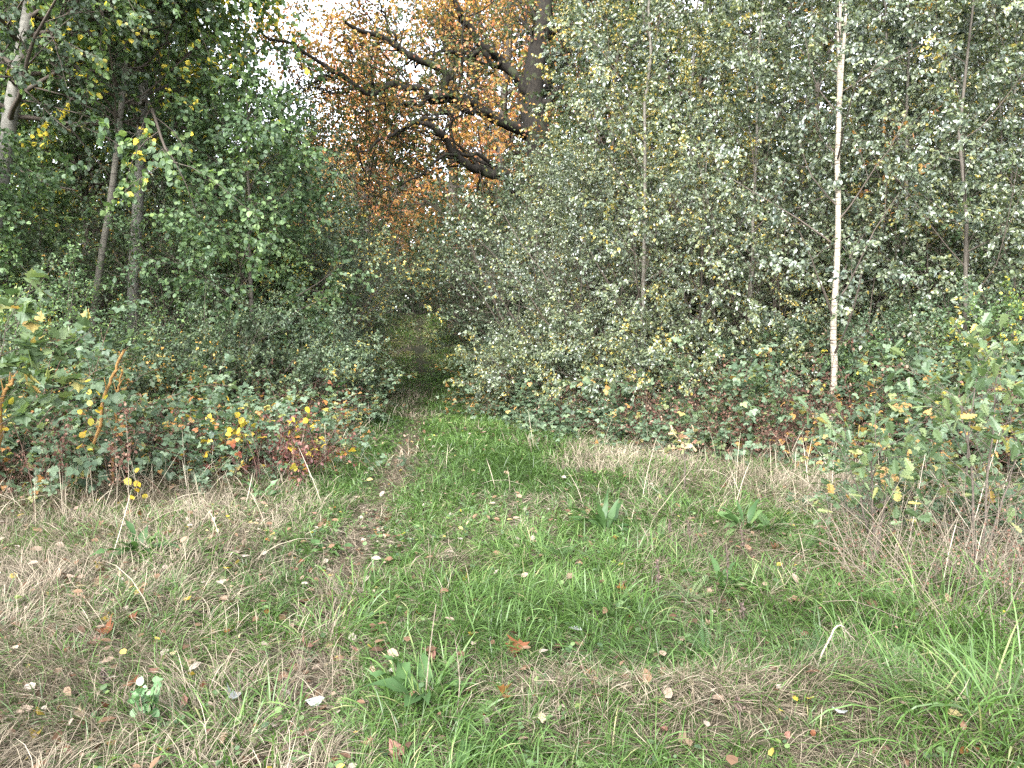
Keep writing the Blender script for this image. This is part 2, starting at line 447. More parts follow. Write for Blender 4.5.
def soil_mat(name, cols, scale):
    m, N, L = new_mat(name)
    out = N.new("ShaderNodeOutputMaterial"); bs = N.new("ShaderNodeBsdfPrincipled")
    tc = N.new("ShaderNodeTexCoord")
    n1 = N.new("ShaderNodeTexNoise"); n1.inputs["Scale"].default_value = scale; n1.inputs["Detail"].default_value = 9; n1.inputs["Roughness"].default_value = .7
    L.new(tc.outputs["Object"], n1.inputs["Vector"])
    cr = N.new("ShaderNodeValToRGB"); e = cr.color_ramp.elements
    while len(e) < len(cols): e.new(.5)
    for k, c in enumerate(cols): e[k].position = .3 + .4 * k / (len(cols) - 1); e[k].color = (*c, 1)
    L.new(n1.outputs["Fac"], cr.inputs[0]); L.new(cr.outputs[0], bs.inputs["Base Color"])
    bs.inputs["Roughness"].default_value = .95; bs.inputs["Specular IOR Level"].default_value = .2
    bp = N.new("ShaderNodeBump"); bp.inputs["Strength"].default_value = .6; bp.inputs["Distance"].default_value = .03
    n2 = N.new("ShaderNodeTexNoise"); n2.inputs["Scale"].default_value = 30; n2.inputs["Detail"].default_value = 6
    L.new(tc.outputs["Object"], n2.inputs["Vector"])
    L.new(n2.outputs["Fac"], bp.inputs["Height"]); L.new(bp.outputs[0], bs.inputs["Normal"])
    L.new(bs.outputs[0], out.inputs[0])
    return m
M["soil"] = soil_mat("soil", [(.012, .010, .007), (.026, .022, .013), (.020, .026, .010), (.042, .034, .022)], 14.0)
M["path_soil"] = soil_mat("path_soil", [(.022, .017, .012), (.050, .036, .024), (.034, .038, .016), (.075, .058, .040)], 9.0)

fx = np.concatenate([-np.geomspace(600, 12.5, 16), np.arange(-12, -4.3, .15), np.arange(-4.3, 4.3, .05), np.arange(4.3, 12.01, .15), np.geomspace(12.5, 600, 16)])
fy = np.concatenate([-np.geomspace(300, 1.5, 12), np.arange(-1, 1.5, .15), np.arange(1.5, 6.5, .04), np.arange(6.5, 26, .12), np.geomspace(26.3, 600, 40)])
grid_sheet("ground", M["soil"], fx, fy)
grid_sheet("path", M["path_soil"], np.linspace(-1, 1, 9), np.arange(1.0, 20, .05), .006,
           lambda X, Y: path_x(Y) + X * (.17 + .07 * (fbm(X * 0 + Y * 1.3, X * 3, 5) - .5) * 2))

# ------------------------------------------------------------------ grass, straw and litter
def blades(mb, g, x, y, z, L, wid, th0, bend, phi, K, rnd, swirl=0.0):
    n = len(x)
    s = np.linspace(0, 1, K)
    p = np.stack([x, y, z], -1)
    pts = [p]
    ph = phi.copy()
    for k in range(1, K):
        th = th0 + bend * (k - .5) / (K - 1)
        ph = ph + swirl / K
        d = np.stack([np.cos(ph) * np.sin(th), np.sin(ph) * np.sin(th), np.cos(th)], -1)
        p = p + d * (L / (K - 1))[:, None]
        pts.append(p)
    P = np.stack(pts, 1)
    gr = gz(P[:, :, 0], P[:, :, 1]) + .004
    lift = np.clip(gr[:, 1:] - P[:, 1:, 2], 0, None)
    P[:, 1:, 2] += lift
    side = np.stack([-np.sin(phi), np.cos(phi), 0 * phi], -1)
    side = nrm(side + g.normal(0, .35, (n, 3)))
    w = wid[:, None] * np.concatenate([[.8], np.full(K - 2, 1.0), [.12]])[None] * .5
    v = np.stack([P - side[:, None, :] * w[..., None], P + side[:, None, :] * w[..., None]], 2)   # n,K,2,3
    b = (np.arange(n) * K * 2)[:, None]
    k = (np.arange(K - 1) * 2)[None]
    q = np.stack([b + k, b + k + 1, b + k + 3, b + k + 2], -1)
    mb.add(v, q, np.full(n * (K - 1), 4), np.repeat(rnd, K - 1), 0, False)

def dryness(x, y):
    """0 lush green turf ... 1 dead straw"""
    d = np.zeros_like(x)
    lx = np.interp(y, [0, 3, 4, 5.4, 7.5, 10, 14, 30], [-.95, -1.0, -1.25, -1.5, -1.9, -2.2, -2.5, -3.5])
    d = np.maximum(d, sstep(-.5, 1.4, lx - x) * .72)
    rx = np.interp(y, [5.5, 6.5, 8, 10, 13, 19], [2.6, 1.8, .9, .7, .6, -.4])
    d = np.maximum(d, sstep(-1.2, 1.6, x - rx) * sstep(4.6, 8, y) * .72)
    mound = np.exp(-(((x - .85) / .75) ** 2 + ((y - 3.05) / .38) ** 2)) + .8 * np.exp(-(((x - .1) / .25) ** 2 + ((y - 3.3) / .2) ** 2))
    d = np.maximum(d, sstep(.3, 1.5, x) * sstep(6.5, 4.5, y) * .38)
    d = np.maximum(d, mound * 1.0)
    d = np.maximum(d, .8 * np.exp(-(((x - 1.9) / .5) ** 2 + ((y - 2.75) / .3) ** 2)))
    d = np.maximum(d, .45 * np.exp(-((x - path_x(y)) / .18) ** 2) * (1 - .8 * sstep(10, 17, y)))
    d = np.maximum(d, .8 * np.exp(-(((x + .5) / .25) ** 2 + ((y - 5.1) / .25) ** 2)))
    n = fbm(x * 1.1, y * 1.1, 21, 3)
    d = d * (1 - .8 * sstep(19, 25, y)) + (n - .5) * .85 * (1 - .7 * sstep(19, 25, y)) + (fbm(x * 4, y * 4, 23, 2) - .5) * .5 - .13 * np.exp(-((x - path_x(y) - 1.1) / 1.0) ** 2) + .02
    return np.clip(d, 0, .82)

def in_clearing(x, y):
    w = np.interp(y, [0, 8, 10, 14], [3.2, 3.2, 1.2, .9])
    return (x > edge_l(y) - w) & (x < edge_r(y) + w)

g = np.random.default_rng(11)
def scatter(y0, y1, dens, pad=1.3):
    hw = .72 * y1 + pad
    n = int(dens * (y1 - y0) * 2 * hw)
    x = g.uniform(-hw, hw, n); y = g.uniform(y0, y1, n)
    k = (np.abs(x) < .72 * y + pad) & in_clearing(x, y)
    return x[k], y[k]

gm = MB(); sm = MB()
bands = [(1.7, 2.5, 5), (2.5, 3.5, 5), (3.5, 4.6, 5), (4.6, 6.5, 4), (6.5, 8, 4), (8, 10, 4), (10, 13, 4), (13, 17, 3), (17, 23, 3), (23, 40, 3)]
def g_dens(y): return np.interp(y, [1.7, 2.5, 4, 5.5, 7.7, 11, 16, 30, 40], [8200, 8200, 6600, 4600, 2900, 1500, 800, 620, 560])
def g_wid(y): return np.interp(y, [1.7, 2.5, 4, 5.5, 7.7, 11, 16, 30, 40], [.0031, .0033, .0038, .0047, .0062, .009, .014, .024, .028])
for y0, y1, K in bands:
    x, y = scatter(y0, y1, g_dens(y0))
    k = g.random(len(x)) < g_dens(y) / g_dens(y0)
    x, y = x[k], y[k]; wd_ = g_wid(y)
    # tufts: blades drawn towards tuft centres
    tc = np.floor(x / .16) * .16 + .08 + (vhash(np.floor(x / .16), np.floor(y / .16), 5) - .5) * .12
    ty = np.floor(y / .16) * .16 + .08 + (vhash(np.floor(x / .16), np.floor(y / .16), 6) - .5) * .12
    x = x + (tc - x) * .45; y = y + (ty - y) * .45
    n = len(x)
    dr = dryness(x, y)
    is_path = np.exp(-((x - path_x(y)) / (.13 + .05 * noise(y * 1.7, y * 0, 43))) ** 4) * (.6 + .4 * sstep(.35, .55, fbm(x * 2, y * 2, 44)))
    is_path = is_path * (1 - .85 * sstep(10, 17, y))
    u = g.random(n)
    keep = g.random(n) > is_path * .93
    green = (u > dr * .90) & keep
    strw = (~(u > dr * .90)) & (g.random(n) < .80) & (g.random(n) > is_path * .5)
    # --- green
    X, Y = x[green], y[green]; m = len(X)
    tall = (.45 + 1.2 * fbm(X * .9, Y * .9, 31, 2)) * (1 - .5 * np.exp(-((X - path_x(Y)) / .4) ** 2))
    L = (.055 + .14 * g.random(m)**1.5) * tall * (1 + .5 * (g.random(m) > .95))
    field = fbm(X * 1.3, Y * 1.3, 61, 2) * 12
    phi = np.arctan2(Y - np.interp(0, [0], [0]) - (np.floor(Y / .16) * .16 + .08), X - (np.floor(X / .16) * .16 + .08)) * .5 + field * .8 + g.normal(0, 1.1, m)
    th0 = np.abs(g.normal(.5, .35, m)); bend = np.abs(g.normal(1.5, .5, m))
    tone = fbm(X * .8, Y * .8, 71, 3)
    r = np.clip(.05 + .55 * g.random(m)**1.1 + (tone - .5) * .55 + (g.random(m) > .93) * .3 + .30 * sstep(22, 30, Y), 0, .9)  # far blades coloured lighter and yellower, standing in for light on the opening
    blades(gm, g, X, Y, gz(X, Y) - .005, L, wd_[green] * (.7 + .7 * g.random(m)), th0, bend, phi, K, r)
    # --- straw, lying and tangled
    X, Y = x[strw], y[strw]; m = len(X)
    L = .09 + .17 * g.random(m)
    phi = fbm(X * .9, Y * .9, 81, 2) * 14 + g.normal(0, .7, m)
    th0 = np.clip(g.normal(.75, .4, m), 0, 1.5); bend = np.abs(g.normal(.9, .35, m))
    r = np.clip(.05 + .7 * g.random(m) + (fbm(X * 1.5, Y * 1.5, 91) - .5) * .7, 0, 1)
    lift = g.random(m)**2 * .05 * dr[strw]
    blades(sm, g, X, Y, gz(X, Y) + lift, L, wd_[strw] * (.42 + .5 * g.random(m)), th0, bend, phi, K, r, swirl=g.normal(0, 1.3, m))
# thatch pressed flat on the soil
for y0, y1 in ((1.7, 3.2), (3.2, 5), (5, 7.5)):
    x, y = scatter(y0, y1, 5200 if y0 < 3 else 3600 if y0 < 5 else 2000); m = len(x)
    blades(sm, g, x, y, gz(x, y) + .004 + .012 * g.random(m), .05 + .09 * g.random(m), g_wid(y) * (.6 + .6 * g.random(m)), np.clip(g.normal(1.35, .15, m), 0, 1.55), g.normal(.1, .2, m), g.random(m) * 6.28, 4, np.clip(g.normal(.25, .25, m), 0, 1), swirl=g.normal(0, 1.5, m))
# longer dead stems leaning about at the margins
for y0, y1, dens in ((3.5, 6, 14), (6, 9, 28), (9, 14, 34), (14, 22, 12)):
    x, y = scatter(y0, y1, dens * 3)
    k = g.random(len(x)) < (dryness(x, y) * .9 * (sstep(1.6, .1, np.minimum(x - edge_l(y), edge_r(y) - x)) + .12))
    x, y = x[k], y[k]; m = len(x)
    blades(sm, g, x, y, gz(x, y), .25 + .45 * g.random(m), np.full(m, .0035) + y * .0003, np.abs(g.normal(.5, .35, m)), g.normal(.7, .6, m), g.random(m) * 6.28, 5, g.uniform(.45, 1, m))
# coarse lush tussock blades: foot of the oak sapling and a few elsewhere
for px, py, rad, cnt, Ls in ((965, 715, .30, 260, .34), (1010, 690, .25, 200, .36), (905, 690, .25, 160, .26), (960, 740, .2, 120, .4), (1015, 740, .2, 160, .36), (600, 620, .35, 260, .25), (560, 560, .5, 300, .22), (360, 600, .3, 260, .22), (790, 600, .4, 420, .22), (240, 740, .3, 260, .2), (420, 500, .5, 220, .22), (425, 722, .22, 260, .2), (430, 690, .25, 200, .18), (330, 640, .25, 240, .22), (450, 600, .3, 260, .2), (500, 640, .3, 240, .18), (880, 660, .3, 240, .26), (540, 455, .8, 260, .2), (600, 452, .8, 240, .2), (670, 470, .7, 200, .22), (640, 570, .4, 260, .24), (700, 520, .5, 260, .26), (850, 610, .3, 240, .28), (950, 620, .4, 300, .4), (1010, 610, .3, 240, .42), (880, 560, .4, 240, .36), (700, 575, .3, 160, .26), (180, 560, .25, 160, .2)):
    c = ground(px, py)
    a = g.random(cnt) * 6.28; rr = rad * np.sqrt(g.random(cnt))
    x, y = c[0] + rr * np.cos(a), c[1] + rr * np.sin(a)
    blades(gm, g, x, y, gz(x, y), Ls * (.5 + .8 * g.random(cnt)), .004 + .004 * g.random(cnt), np.abs(g.normal(.4, .3, cnt)), np.abs(g.normal(1.5, .5, cnt)), a + g.normal(0, .8, cnt), 6, np.clip(g.normal(.42, .2, cnt), 0, .85))
tag(gm.build("grass", M["grass"]), "short green grass covering the clearing and the track", "grass", kind="stuff")
tag(sm.build("dry_grass", M["straw"]), "matted pale straw lying among the green grass", "dead grass", kind="stuff")

# leaf litter in crumbs
lm = MB()
for y0, y1, dens in ((1.8, 4, 260), (4, 7, 190), (7, 13, 70), (13, 32, 20)):
    x, y = scatter(y0, y1, dens)
    pr = .22 + 1.6 * np.exp(-((x - path_x(y)) / .2) ** 2) * (1 - .8 * sstep(10, 17, y)) + .55 * sstep(0, 1.2, (path_x(y) - .2) - x)
    k = g.random(len(x)) < .7 * pr * (.4 + 1.2 * fbm(x * 1.6, y * 1.6, 12))
    x, y = x[k], y[k]; m = len(x)
    on_path = np.exp(-((x - path_x(y)) / .2) ** 2)
    d = g.normal(0, 1, (m, 3)); d[:, 2] *= .3
    nn = np.array([0, 0, 1.2]) + g.normal(0, .45, (m, 3))
    leaves(lm, np.stack([x, y, gz(x, y) + .02 + .07 * g.random(m) * (1 - on_path)], -1), d, nn, (.025 + .045 * g.random(m)**1.5) * (1 + y0 * .03), OVATE, g.random(m))
# brown litter under brambles and trees
x = g.uniform(-16, 16, 26000); y = g.uniform(5, 26, 26000)
k = (~((x > edge_l(y) - .2) & (x < edge_r(y) + .2))) & (np.abs(x) < .75 * y + 2)
x, y = x[k], y[k]; m = len(x)
leaves(lm, np.stack([x, y, gz(x, y) + .02 + .04 * g.random(m)], -1), g.normal(0, 1, (m, 3)) * [1, 1, .3], np.array([0, 0, 1.]) + g.normal(0, .4, (m, 3)), .05 + .03 * g.random(m), OVATE, g.random(m) * .7)
tag(lm.build("leaf_litter", M["litter"]), "brown leaf litter strewn along the track and under the bushes", "leaf litter", kind="stuff")

# ------------------------------------------------------------------ tree builders
def trunk_line(g, Hh, r0, lean=(0, 0), K=14, wig=.02, top=.12):
    t = np.linspace(0, 1, K)
    P = np.zeros((K, 3)); P[:, 2] = t * Hh
    P[:, 0] = lean[0] * t * Hh; P[:, 1] = lean[1] * t * Hh
    w = np.cumsum(g.normal(0, wig * Hh / 3, (K, 2)), axis=0); w[0] = 0
    P[:, :2] += w * t[:, None]
    R = r0 * (1 - t) ** .8 + r0 * top * t
    R[0] *= 1.25
    P[0, 2] = -.25
    return P, R

def finish_tree(g, name, trunk_mb, crown_mb, bark, leaf, loc, label, group, rz=0.0, cat="tree", twig=None):
    r = root_at(name, loc, label, cat, group, rz)
    trunk_mb.build("trunk", bark, r)
    crown_mb.build("crown", [leaf, twig or M["twig"]], r)
    return r

def birch(seed, Hh, r0, loc, label, group=None, lean=(0, 0), n1=46, leaf="birch_leaf", bark="young_bark", t0=.05, size=.066, nleaf=11, line=None, blen=.25, rz=0.0, T=OVATE, up=.5, name="birch_tree", n2=7, n3=8, spread3=.17, ang=.95):
    g = np.random.default_rng(seed)
    tm, cm = MB(), MB()
    P, R = line if line is not None else trunk_line(g, Hh, r0, lean)
    tubes(tm, P, R, 9)
    b1, q1 = grow(g, P[None], R[None], n1, t0, .97, Hh * blen, ang, 7, up, .10, .38, .95, lambda t: np.clip(1.25 - t, .22, 1) * np.clip(.55 + 3 * (t - t0), .5, 1), .004)
    tubes(cm, b1, q1, 4, 1)
    b2, q2 = grow(g, b1, q1, n2, .15, 1, Hh * blen * .40, .8, 5, -.2, .14, .55, 1, None, .002)
    tubes(cm, b2, q2, 3, 1)
    b3, q3 = grow(g, b2, q2, n3, .25, 1, spread3, .8, 4, -.5, .16, .6, 1, None, .0013)
    tubes(cm, b3, q3, 3, 1)
    leafage(g, cm, b3, nleaf, size, T, 0, upn=.75, grp=n3, gv=.6)
    leafage(g, cm, b2, 6, size, T, 0, upn=.55, grp=2)
    return finish_tree(g, name, tm, cm, M[bark], M[leaf], loc, label, group, rz)

def broadleaf(seed, Hh, r0, loc, label, group=None, lean=(0, 0), t0=.3, n1=26, n2=8, n3=5, nleaf=8, size=.075, leaf="broad_leaf", bark="grey_bark", blen=.34, T=ROUND, droop2=-.4, name="broadleaf_tree", spread3=.42, line=None, ang=1.05, rz=0.0, upn=.9):
    g = np.random.default_rng(seed)
    tm, cm = MB(), MB()
    P, R = line if line is not None else trunk_line(g, Hh, r0, lean)
    tubes(tm, P, R, 10)
    b1, q1 = grow(g, P[None], R[None], n1, t0, .97, Hh * blen, ang, 8, .35, .10, .42, 1, lambda t: np.clip(1.35 - t, .3, 1), .006)
    tubes(cm, b1, q1, 5, 1)
    b2, q2 = grow(g, b1, q1, n2, .2, 1, Hh * blen * .42, .85, 6, droop2, .12, .5, 1, None, .003)
    tubes(cm, b2, q2, 3, 1)
    b3, q3 = grow(g, b2, q2, n3 + 2, .25, 1, spread3 * .62, .85, 4, -.5, .15, .6, 1, None, .002)
    tubes(cm, b3, q3, 3, 1)
    leafage(g, cm, b3, nleaf, size, T, 0, upn=upn, grp=n3 + 2, gv=.6)
    return finish_tree(g, name, tm, cm, M[bark], M[leaf], loc, label, group, rz)

def shrub(seed, Hh, loc, label, group=None, stems=15, n2=9, n3=5, nleaf=7, size=.045, leaf="willow_leaf", name="leafy_shrub", spread=.75, T=OVATE, bark="twig", cat="shrub"):
    g = np.random.default_rng(seed)
    tm, cm = MB(), MB()
    K = 8
    az = np.arange(stems) * 2.4 + g.normal(0, .3, stems); tl = spread * np.sqrt((np.arange(stems) + .5) / stems)
    d = np.stack([np.cos(az) * np.sin(tl), np.sin(az) * np.sin(tl), np.cos(tl)], -1)
    L = Hh * (.75 + .35 * g.random(stems))
    P = np.empty((stems, K, 3)); P[:, 0] = np.stack([np.cos(az), np.sin(az), 0 * az], -1) * .12; P[:, 0, 2] = -.1
    for k in range(1, K):
        d = nrm(d + g.normal(0, .07, d.shape)); P[:, k] = P[:, k - 1] + d * (L / (K - 1))[:, None]
    R = np.linspace(.016, .004, K)[None] * (Hh / 3) * np.ones((stems, 1))
    tubes(tm, P, R, 5)
    b2, q2 = grow(g, P, R, n2, .22, 1, Hh * .26, .8, 5, .15, .12, .5, .8, None, .003)
    tubes(tm, b2, q2, 3)
    b3, q3 = grow(g, b2, q2, n3 + 3, .35, 1, Hh * .045 + .07, .8, 4, -.1, .15, .6, .8, None, .0015)
    tubes(cm, b3, q3, 3, 1)
    leafage(g, cm, b3, nleaf, size, T, 0, grp=n3 + 3, gv=.5)
    r = root_at(name, loc, label, cat, group)
    tm.build("stem", M[bark], r); cm.build("crown", [M[leaf], M["twig"]], r)
    return r

def bramble(seed, loc, label, group=None, canes=30, L=1.8, leaf="bramble_leaf", size=.13, per=20, flat=.0, name="bramble_bush", dead=.15):
    g = np.random.default_rng(seed)
    tm, cm = MB(), MB()
    K = 10
    az = np.arange(canes) * 2.4 + g.normal(0, .4, canes)
    el = np.clip(g.normal(1.05 - flat, .25, canes), .15, 1.45)
    d = np.stack([np.cos(az) * np.cos(el), np.sin(az) * np.cos(el), np.sin(el)], -1)
    LL = L * (.6 + .6 * g.random(canes))
    P = np.empty((canes, K, 3)); rr = .25 * np.sqrt(g.random(canes))
    P[:, 0] = np.stack([np.cos(az) * rr, np.sin(az) * rr, 0 * az - .03], -1)
    for k in range(1, K):
        d = nrm(d + np.array([0, 0, -.19]) + g.normal(0, .10, d.shape)); P[:, k] = P[:, k - 1] + d * (LL / (K - 1))[:, None]
        P[:, k, 2] = np.maximum(P[:, k, 2], .05)
    R = np.linspace(.0065, .002, K)[None] * np.ones((canes, 1))
    tubes(tm, P, R, 4)
    b2, q2 = grow(g, P, R, 4, .25, 1, .35, .9, 5, -.3, .15, .6, 1, None, .002)
    tubes(tm, b2, q2, 3)
    for Q, n in ((P, per), (b2, 8)):
        leafage(g, cm, Q, n, size, TRIFOL, 0, droop=.25, upn=1.3, t0=.2, spread=.8, jit=.03)
    r = root_at(name, loc, label, "bramble", group)
    tm.build("cane", M["red_twig"], r); cm.build("leaves", [M[leaf]], r)
    return r

def thicket(seed, loc, label, group=None, Hh=1.0, rad=.7, n=60, leaf="dead_leaf", name="dead_bracken", size=.042, nl=4, bark="red_twig", nst=4):
    """a tangle of dead brown stems with curled leaves still on them"""
    g = np.random.default_rng(seed)
    tm, cm = MB(), MB()
    K = 7
    a = g.random(n) * 6.28; rr = rad * np.sqrt(g.random(n))
    az = a + g.normal(0, 1.2, n); el = np.clip(g.normal(1.15, .3, n), .2, 1.5)
    d = np.stack([np.cos(az) * np.cos(el), np.sin(az) * np.cos(el), np.sin(el)], -1)
    P = np.empty((n, K, 3)); P[:, 0] = np.stack([np.cos(a) * rr, np.sin(a) * rr, 0 * a - .02], -1)
    LL = Hh * (.5 + .8 * g.random(n))
    for k in range(1, K):
        d = nrm(d + np.array([0, 0, -.10]) + g.normal(0, .14, d.shape)); P[:, k] = P[:, k - 1] + d * (LL / (K - 1))[:, None]
        P[:, k, 2] = np.maximum(P[:, k, 2], .02)
    R = np.linspace(.0045, .0018, K)[None] * np.ones((n, 1))
    tubes(tm, P, R, 3)
    b2, q2 = grow(g, P, R, 4, .3, 1, .22, .9, 4, -.3, .18, .6, 1, None, .0014)
    tubes(tm, b2, q2, 3)
    leafage(g, cm, b2, nl, size, OVATE, 0, droop=.9, upn=.2, spread=1.0)
    r = root_at(name, loc, label, "dead plant", group)
    tm.build("stem", M[bark], r); cm.build("leaves", [M[leaf]], r)
    return r

def spot(px, d, dz=0.0):
    x = (px - 512) / F * d
    return np.array([x, d, gz(x, d) + dz])

# ------------------------------------------------------------------ the old oak over the track
def smooth_line(pts, K):
    p = np.array(pts, float); n = len(p)
    t = np.linspace(0, n - 1, K); out = np.empty((K, p.shape[1]))
    for j, tt in enumerate(t):
        i = min(int(tt), n - 2); f = tt - i
        p0, p1, p2, p3 = p[max(i - 1, 0)], p[i], p[i + 1], p[min(i + 2, n - 1)]
        out[j] = .5 * (2 * p1 + (p2 - p0) * f + (2 * p0 - 5 * p1 + 4 * p2 - p3) * f * f + (3 * p1 - p0 - 3 * p2 + p3) * f**3)
    return out

g = np.random.default_rng(77)
OD = 23.0
base = spot(556, OD)
oak = root_at("oak_tree", base, "old dark oak with spreading bare limbs and orange leaves above the end of the track", "tree")
def limb(pts, r0, r1, K=16, wig=.05):
    P = smooth_line([at(a, b, d) - base for a, b, d in pts], K)
    P[1:-1] += g.normal(0, wig * 1.5, (K - 2, 3))
    return P, np.linspace(r0, r1, K) * .78
tb = MB()
tP = smooth_line([np.array([0, 0, -.3]), np.array([-.02, 0, 1.2])] + [at(a, b, OD) - base for a, b in ((552, 250), (548, 200), (540, 150), (532, 95), (540, 40), (548, -20), (556, -90), (566, -170))], 26)
tR = np.interp(np.linspace(0, 1, 26), [0, .1, .45, .6, 1], [.62, .45, .40, .30, .10])
tubes(tb, tP, tR, 14, rough=.07)
tb.build("trunk", M["oak_bark"], oak)
limbs = [
    limb([(545, 215, OD), (520, 185, OD - .4), (492, 170, OD - 1.0), (470, 160, OD - 1.5), (445, 140, OD - 2.2), (424, 124, OD - 2.8), (405, 128, OD - 3.2)], .24, .05),
    limb([(530, 135, OD), (498, 118, OD - .6), (470, 104, OD - 1.2), (452, 95, OD - 1.8), (430, 68, OD - 2.2), (405, 52, OD - 2.6), (375, 38, OD - 3), (345, 22, OD - 3.6)], .24, .05),
    limb([(470, 104, OD - 1.2), (440, 97, OD - 1.8), (405, 90, OD - 2.4), (372, 87, OD - 3.0), (335, 72, OD - 3.6), (296, 50, OD - 4.2), (262, 34, OD - 4.8)], .15, .03),
    limb([(534, 92, OD), (516, 78, OD - .2), (500, 62, OD - .4), (478, 40, OD - .8), (462, 20, OD - 1.2), (450, -10, OD - 1.8), (430, -60, OD - 2.4)], .22, .06),
    limb([(500, 62, OD - .4), (470, 52, OD - .9), (440, 54, OD - 1.6), (415, 60, OD - 2.2)], .11, .03),
    limb([(538, 60, OD), (560, 50, OD + .3), (576, 25, OD + .5), (590, -10, OD + .6), (612, -70, OD + .8)], .20, .06),
    limb([(543, 105, OD), (560, 92, OD - .2), (574, 80, OD - .5), (600, 70, OD - 1), (640, 50, OD - 1.2)], .16, .03),
    limb([(452, 95, OD - 1.8), (425, 100, OD - 2.4), (395, 104, OD - 3.0), (360, 108, OD - 3.6)], .09, .02),
    limb([(492, 114, OD - .8), (460, 112, OD - 1.6), (432, 120, OD - 2.4), (400, 130, OD - 3.2), (372, 146, OD - 3.8), (350, 168, OD - 4.2)], .10, .02),
    limb([(505, 172, OD - .8), (470, 152, OD - 1.5), (440, 160, OD - 2.4), (412, 180, OD - 3), (380, 196, OD - 3.5)], .08, .02),
    limb([(545, 60, OD), (540, 20, OD + 1), (520, -40, OD + 2), (480, -120, OD + 3)], .2, .05),
    limb([(530, 120, OD), (560, 70, OD + 2), (600, -20, OD + 4), (650, -90, OD + 5)], .2, .05),
    limb([(545, 190, OD), (570, 175, OD - 1), (600, 150, OD - 2)], .12, .02),
    limb([(335, 72, OD - 3.6), (318, 80, OD - 3.9), (290, 96, OD - 4.2), (268, 104, OD - 4.6)], .05, .012),
    limb([(372, 87, OD - 3.0), (345, 92, OD - 3.4), (318, 88, OD - 3.8), (290, 76, OD - 4.4)], .05, .012),
    limb([(405, 52, OD - 2.6), (395, 40, OD - 2.8), (380, 10, OD - 3.2), (372, -20, OD - 3.6)], .06, .015),
]
for P, R in limbs:
    lb = MB(); P = smooth_line(P, 34); P[1:-1] += g.normal(0, .022, (32, 3)); R = np.interp(np.linspace(0, 1, 34), np.linspace(0, 1, len(R)), R) * (1 + g.normal(0, .07, 34)); tubes(lb, P, R, 9, rough=.09); lb.build("limb", M["oak_bark"], oak)
LP = np.stack([smooth_line(P, 12) for P, R in limbs] + [smooth_line(tP[12:], 12)])
LR = np.stack([np.interp(np.linspace(0, 1, 12), np.linspace(0, 1, len(R)), R) for P, R in limbs] + [np.interp(np.linspace(0, 1, 12), np.linspace(0, 1, 14), tR[12:])])
cb = MB()
b1, q1 = grow(g, LP, LR, 14, .22, 1, 2.0, .85, 7, .25, .16, .35, 1, None, .012, (0, .75, .30))
tubes(cb, b1, q1, 4, 1)
b2, q2 = grow(g, b1, q1, 7, .2, 1, .95, .8, 5, .05, .18, .5, 1, None, .007)
tubes(cb, b2, q2, 3, 1)
b3, q3 = grow(g, b2, q2, 4, .2, 1, .40, .8, 4, .0, .18, .6, 1, None, .005)
tubes(cb, b3, q3, 3, 1)
leafage(g, cb, b3, 5, .105, DIAMOND, 0, droop=.3, grp=28)
cb.build("crown", [M["oak_leaf"], M["oak_bark"]], oak)

# ------------------------------------------------------------------ birches and saplings on the sunny side
hero_pts = [at(a, b, 10.5) for a, b in ((832, 432), (833, 412), (834, 350), (835, 300), (838, 230), (838, 150), (840, 80), (840, 0), (842, -80), (846, -170), (850, -260), (852, -330))]
hb = hero_pts[0].copy(); hb[2] = gz(hb[0], hb[1])
hl = np.array([p - hb for p in hero_pts]); hl[0, 2] = -.3
hl = smooth_line(hl, 26) + np.concatenate([np.zeros((1, 3)), np.random.default_rng(5).normal(0, .008, (25, 3))])
hr = np.interp(np.linspace(0, 1, 26), [0, .15, .5, 1], [.052, .046, .034, .010])
hero = birch(101, 10.4, .07, hb, "slender birch with white peeling bark standing just behind the brambles", line=(hl, hr), bark="birch_bark", n1=26, t0=.14, blen=.17, nleaf=8, n2=5, n3=5)
fk = smooth_line([at(a, b, 10.5) - hb for a, b in ((838, 130), (842, 70), (846, 10), (852, -60), (862, -140))], 12)
fm = MB(); tubes(fm, fk, np.linspace(.030, .010, 12), 8); fm.build("second_stem", M["birch_bark"], hero)

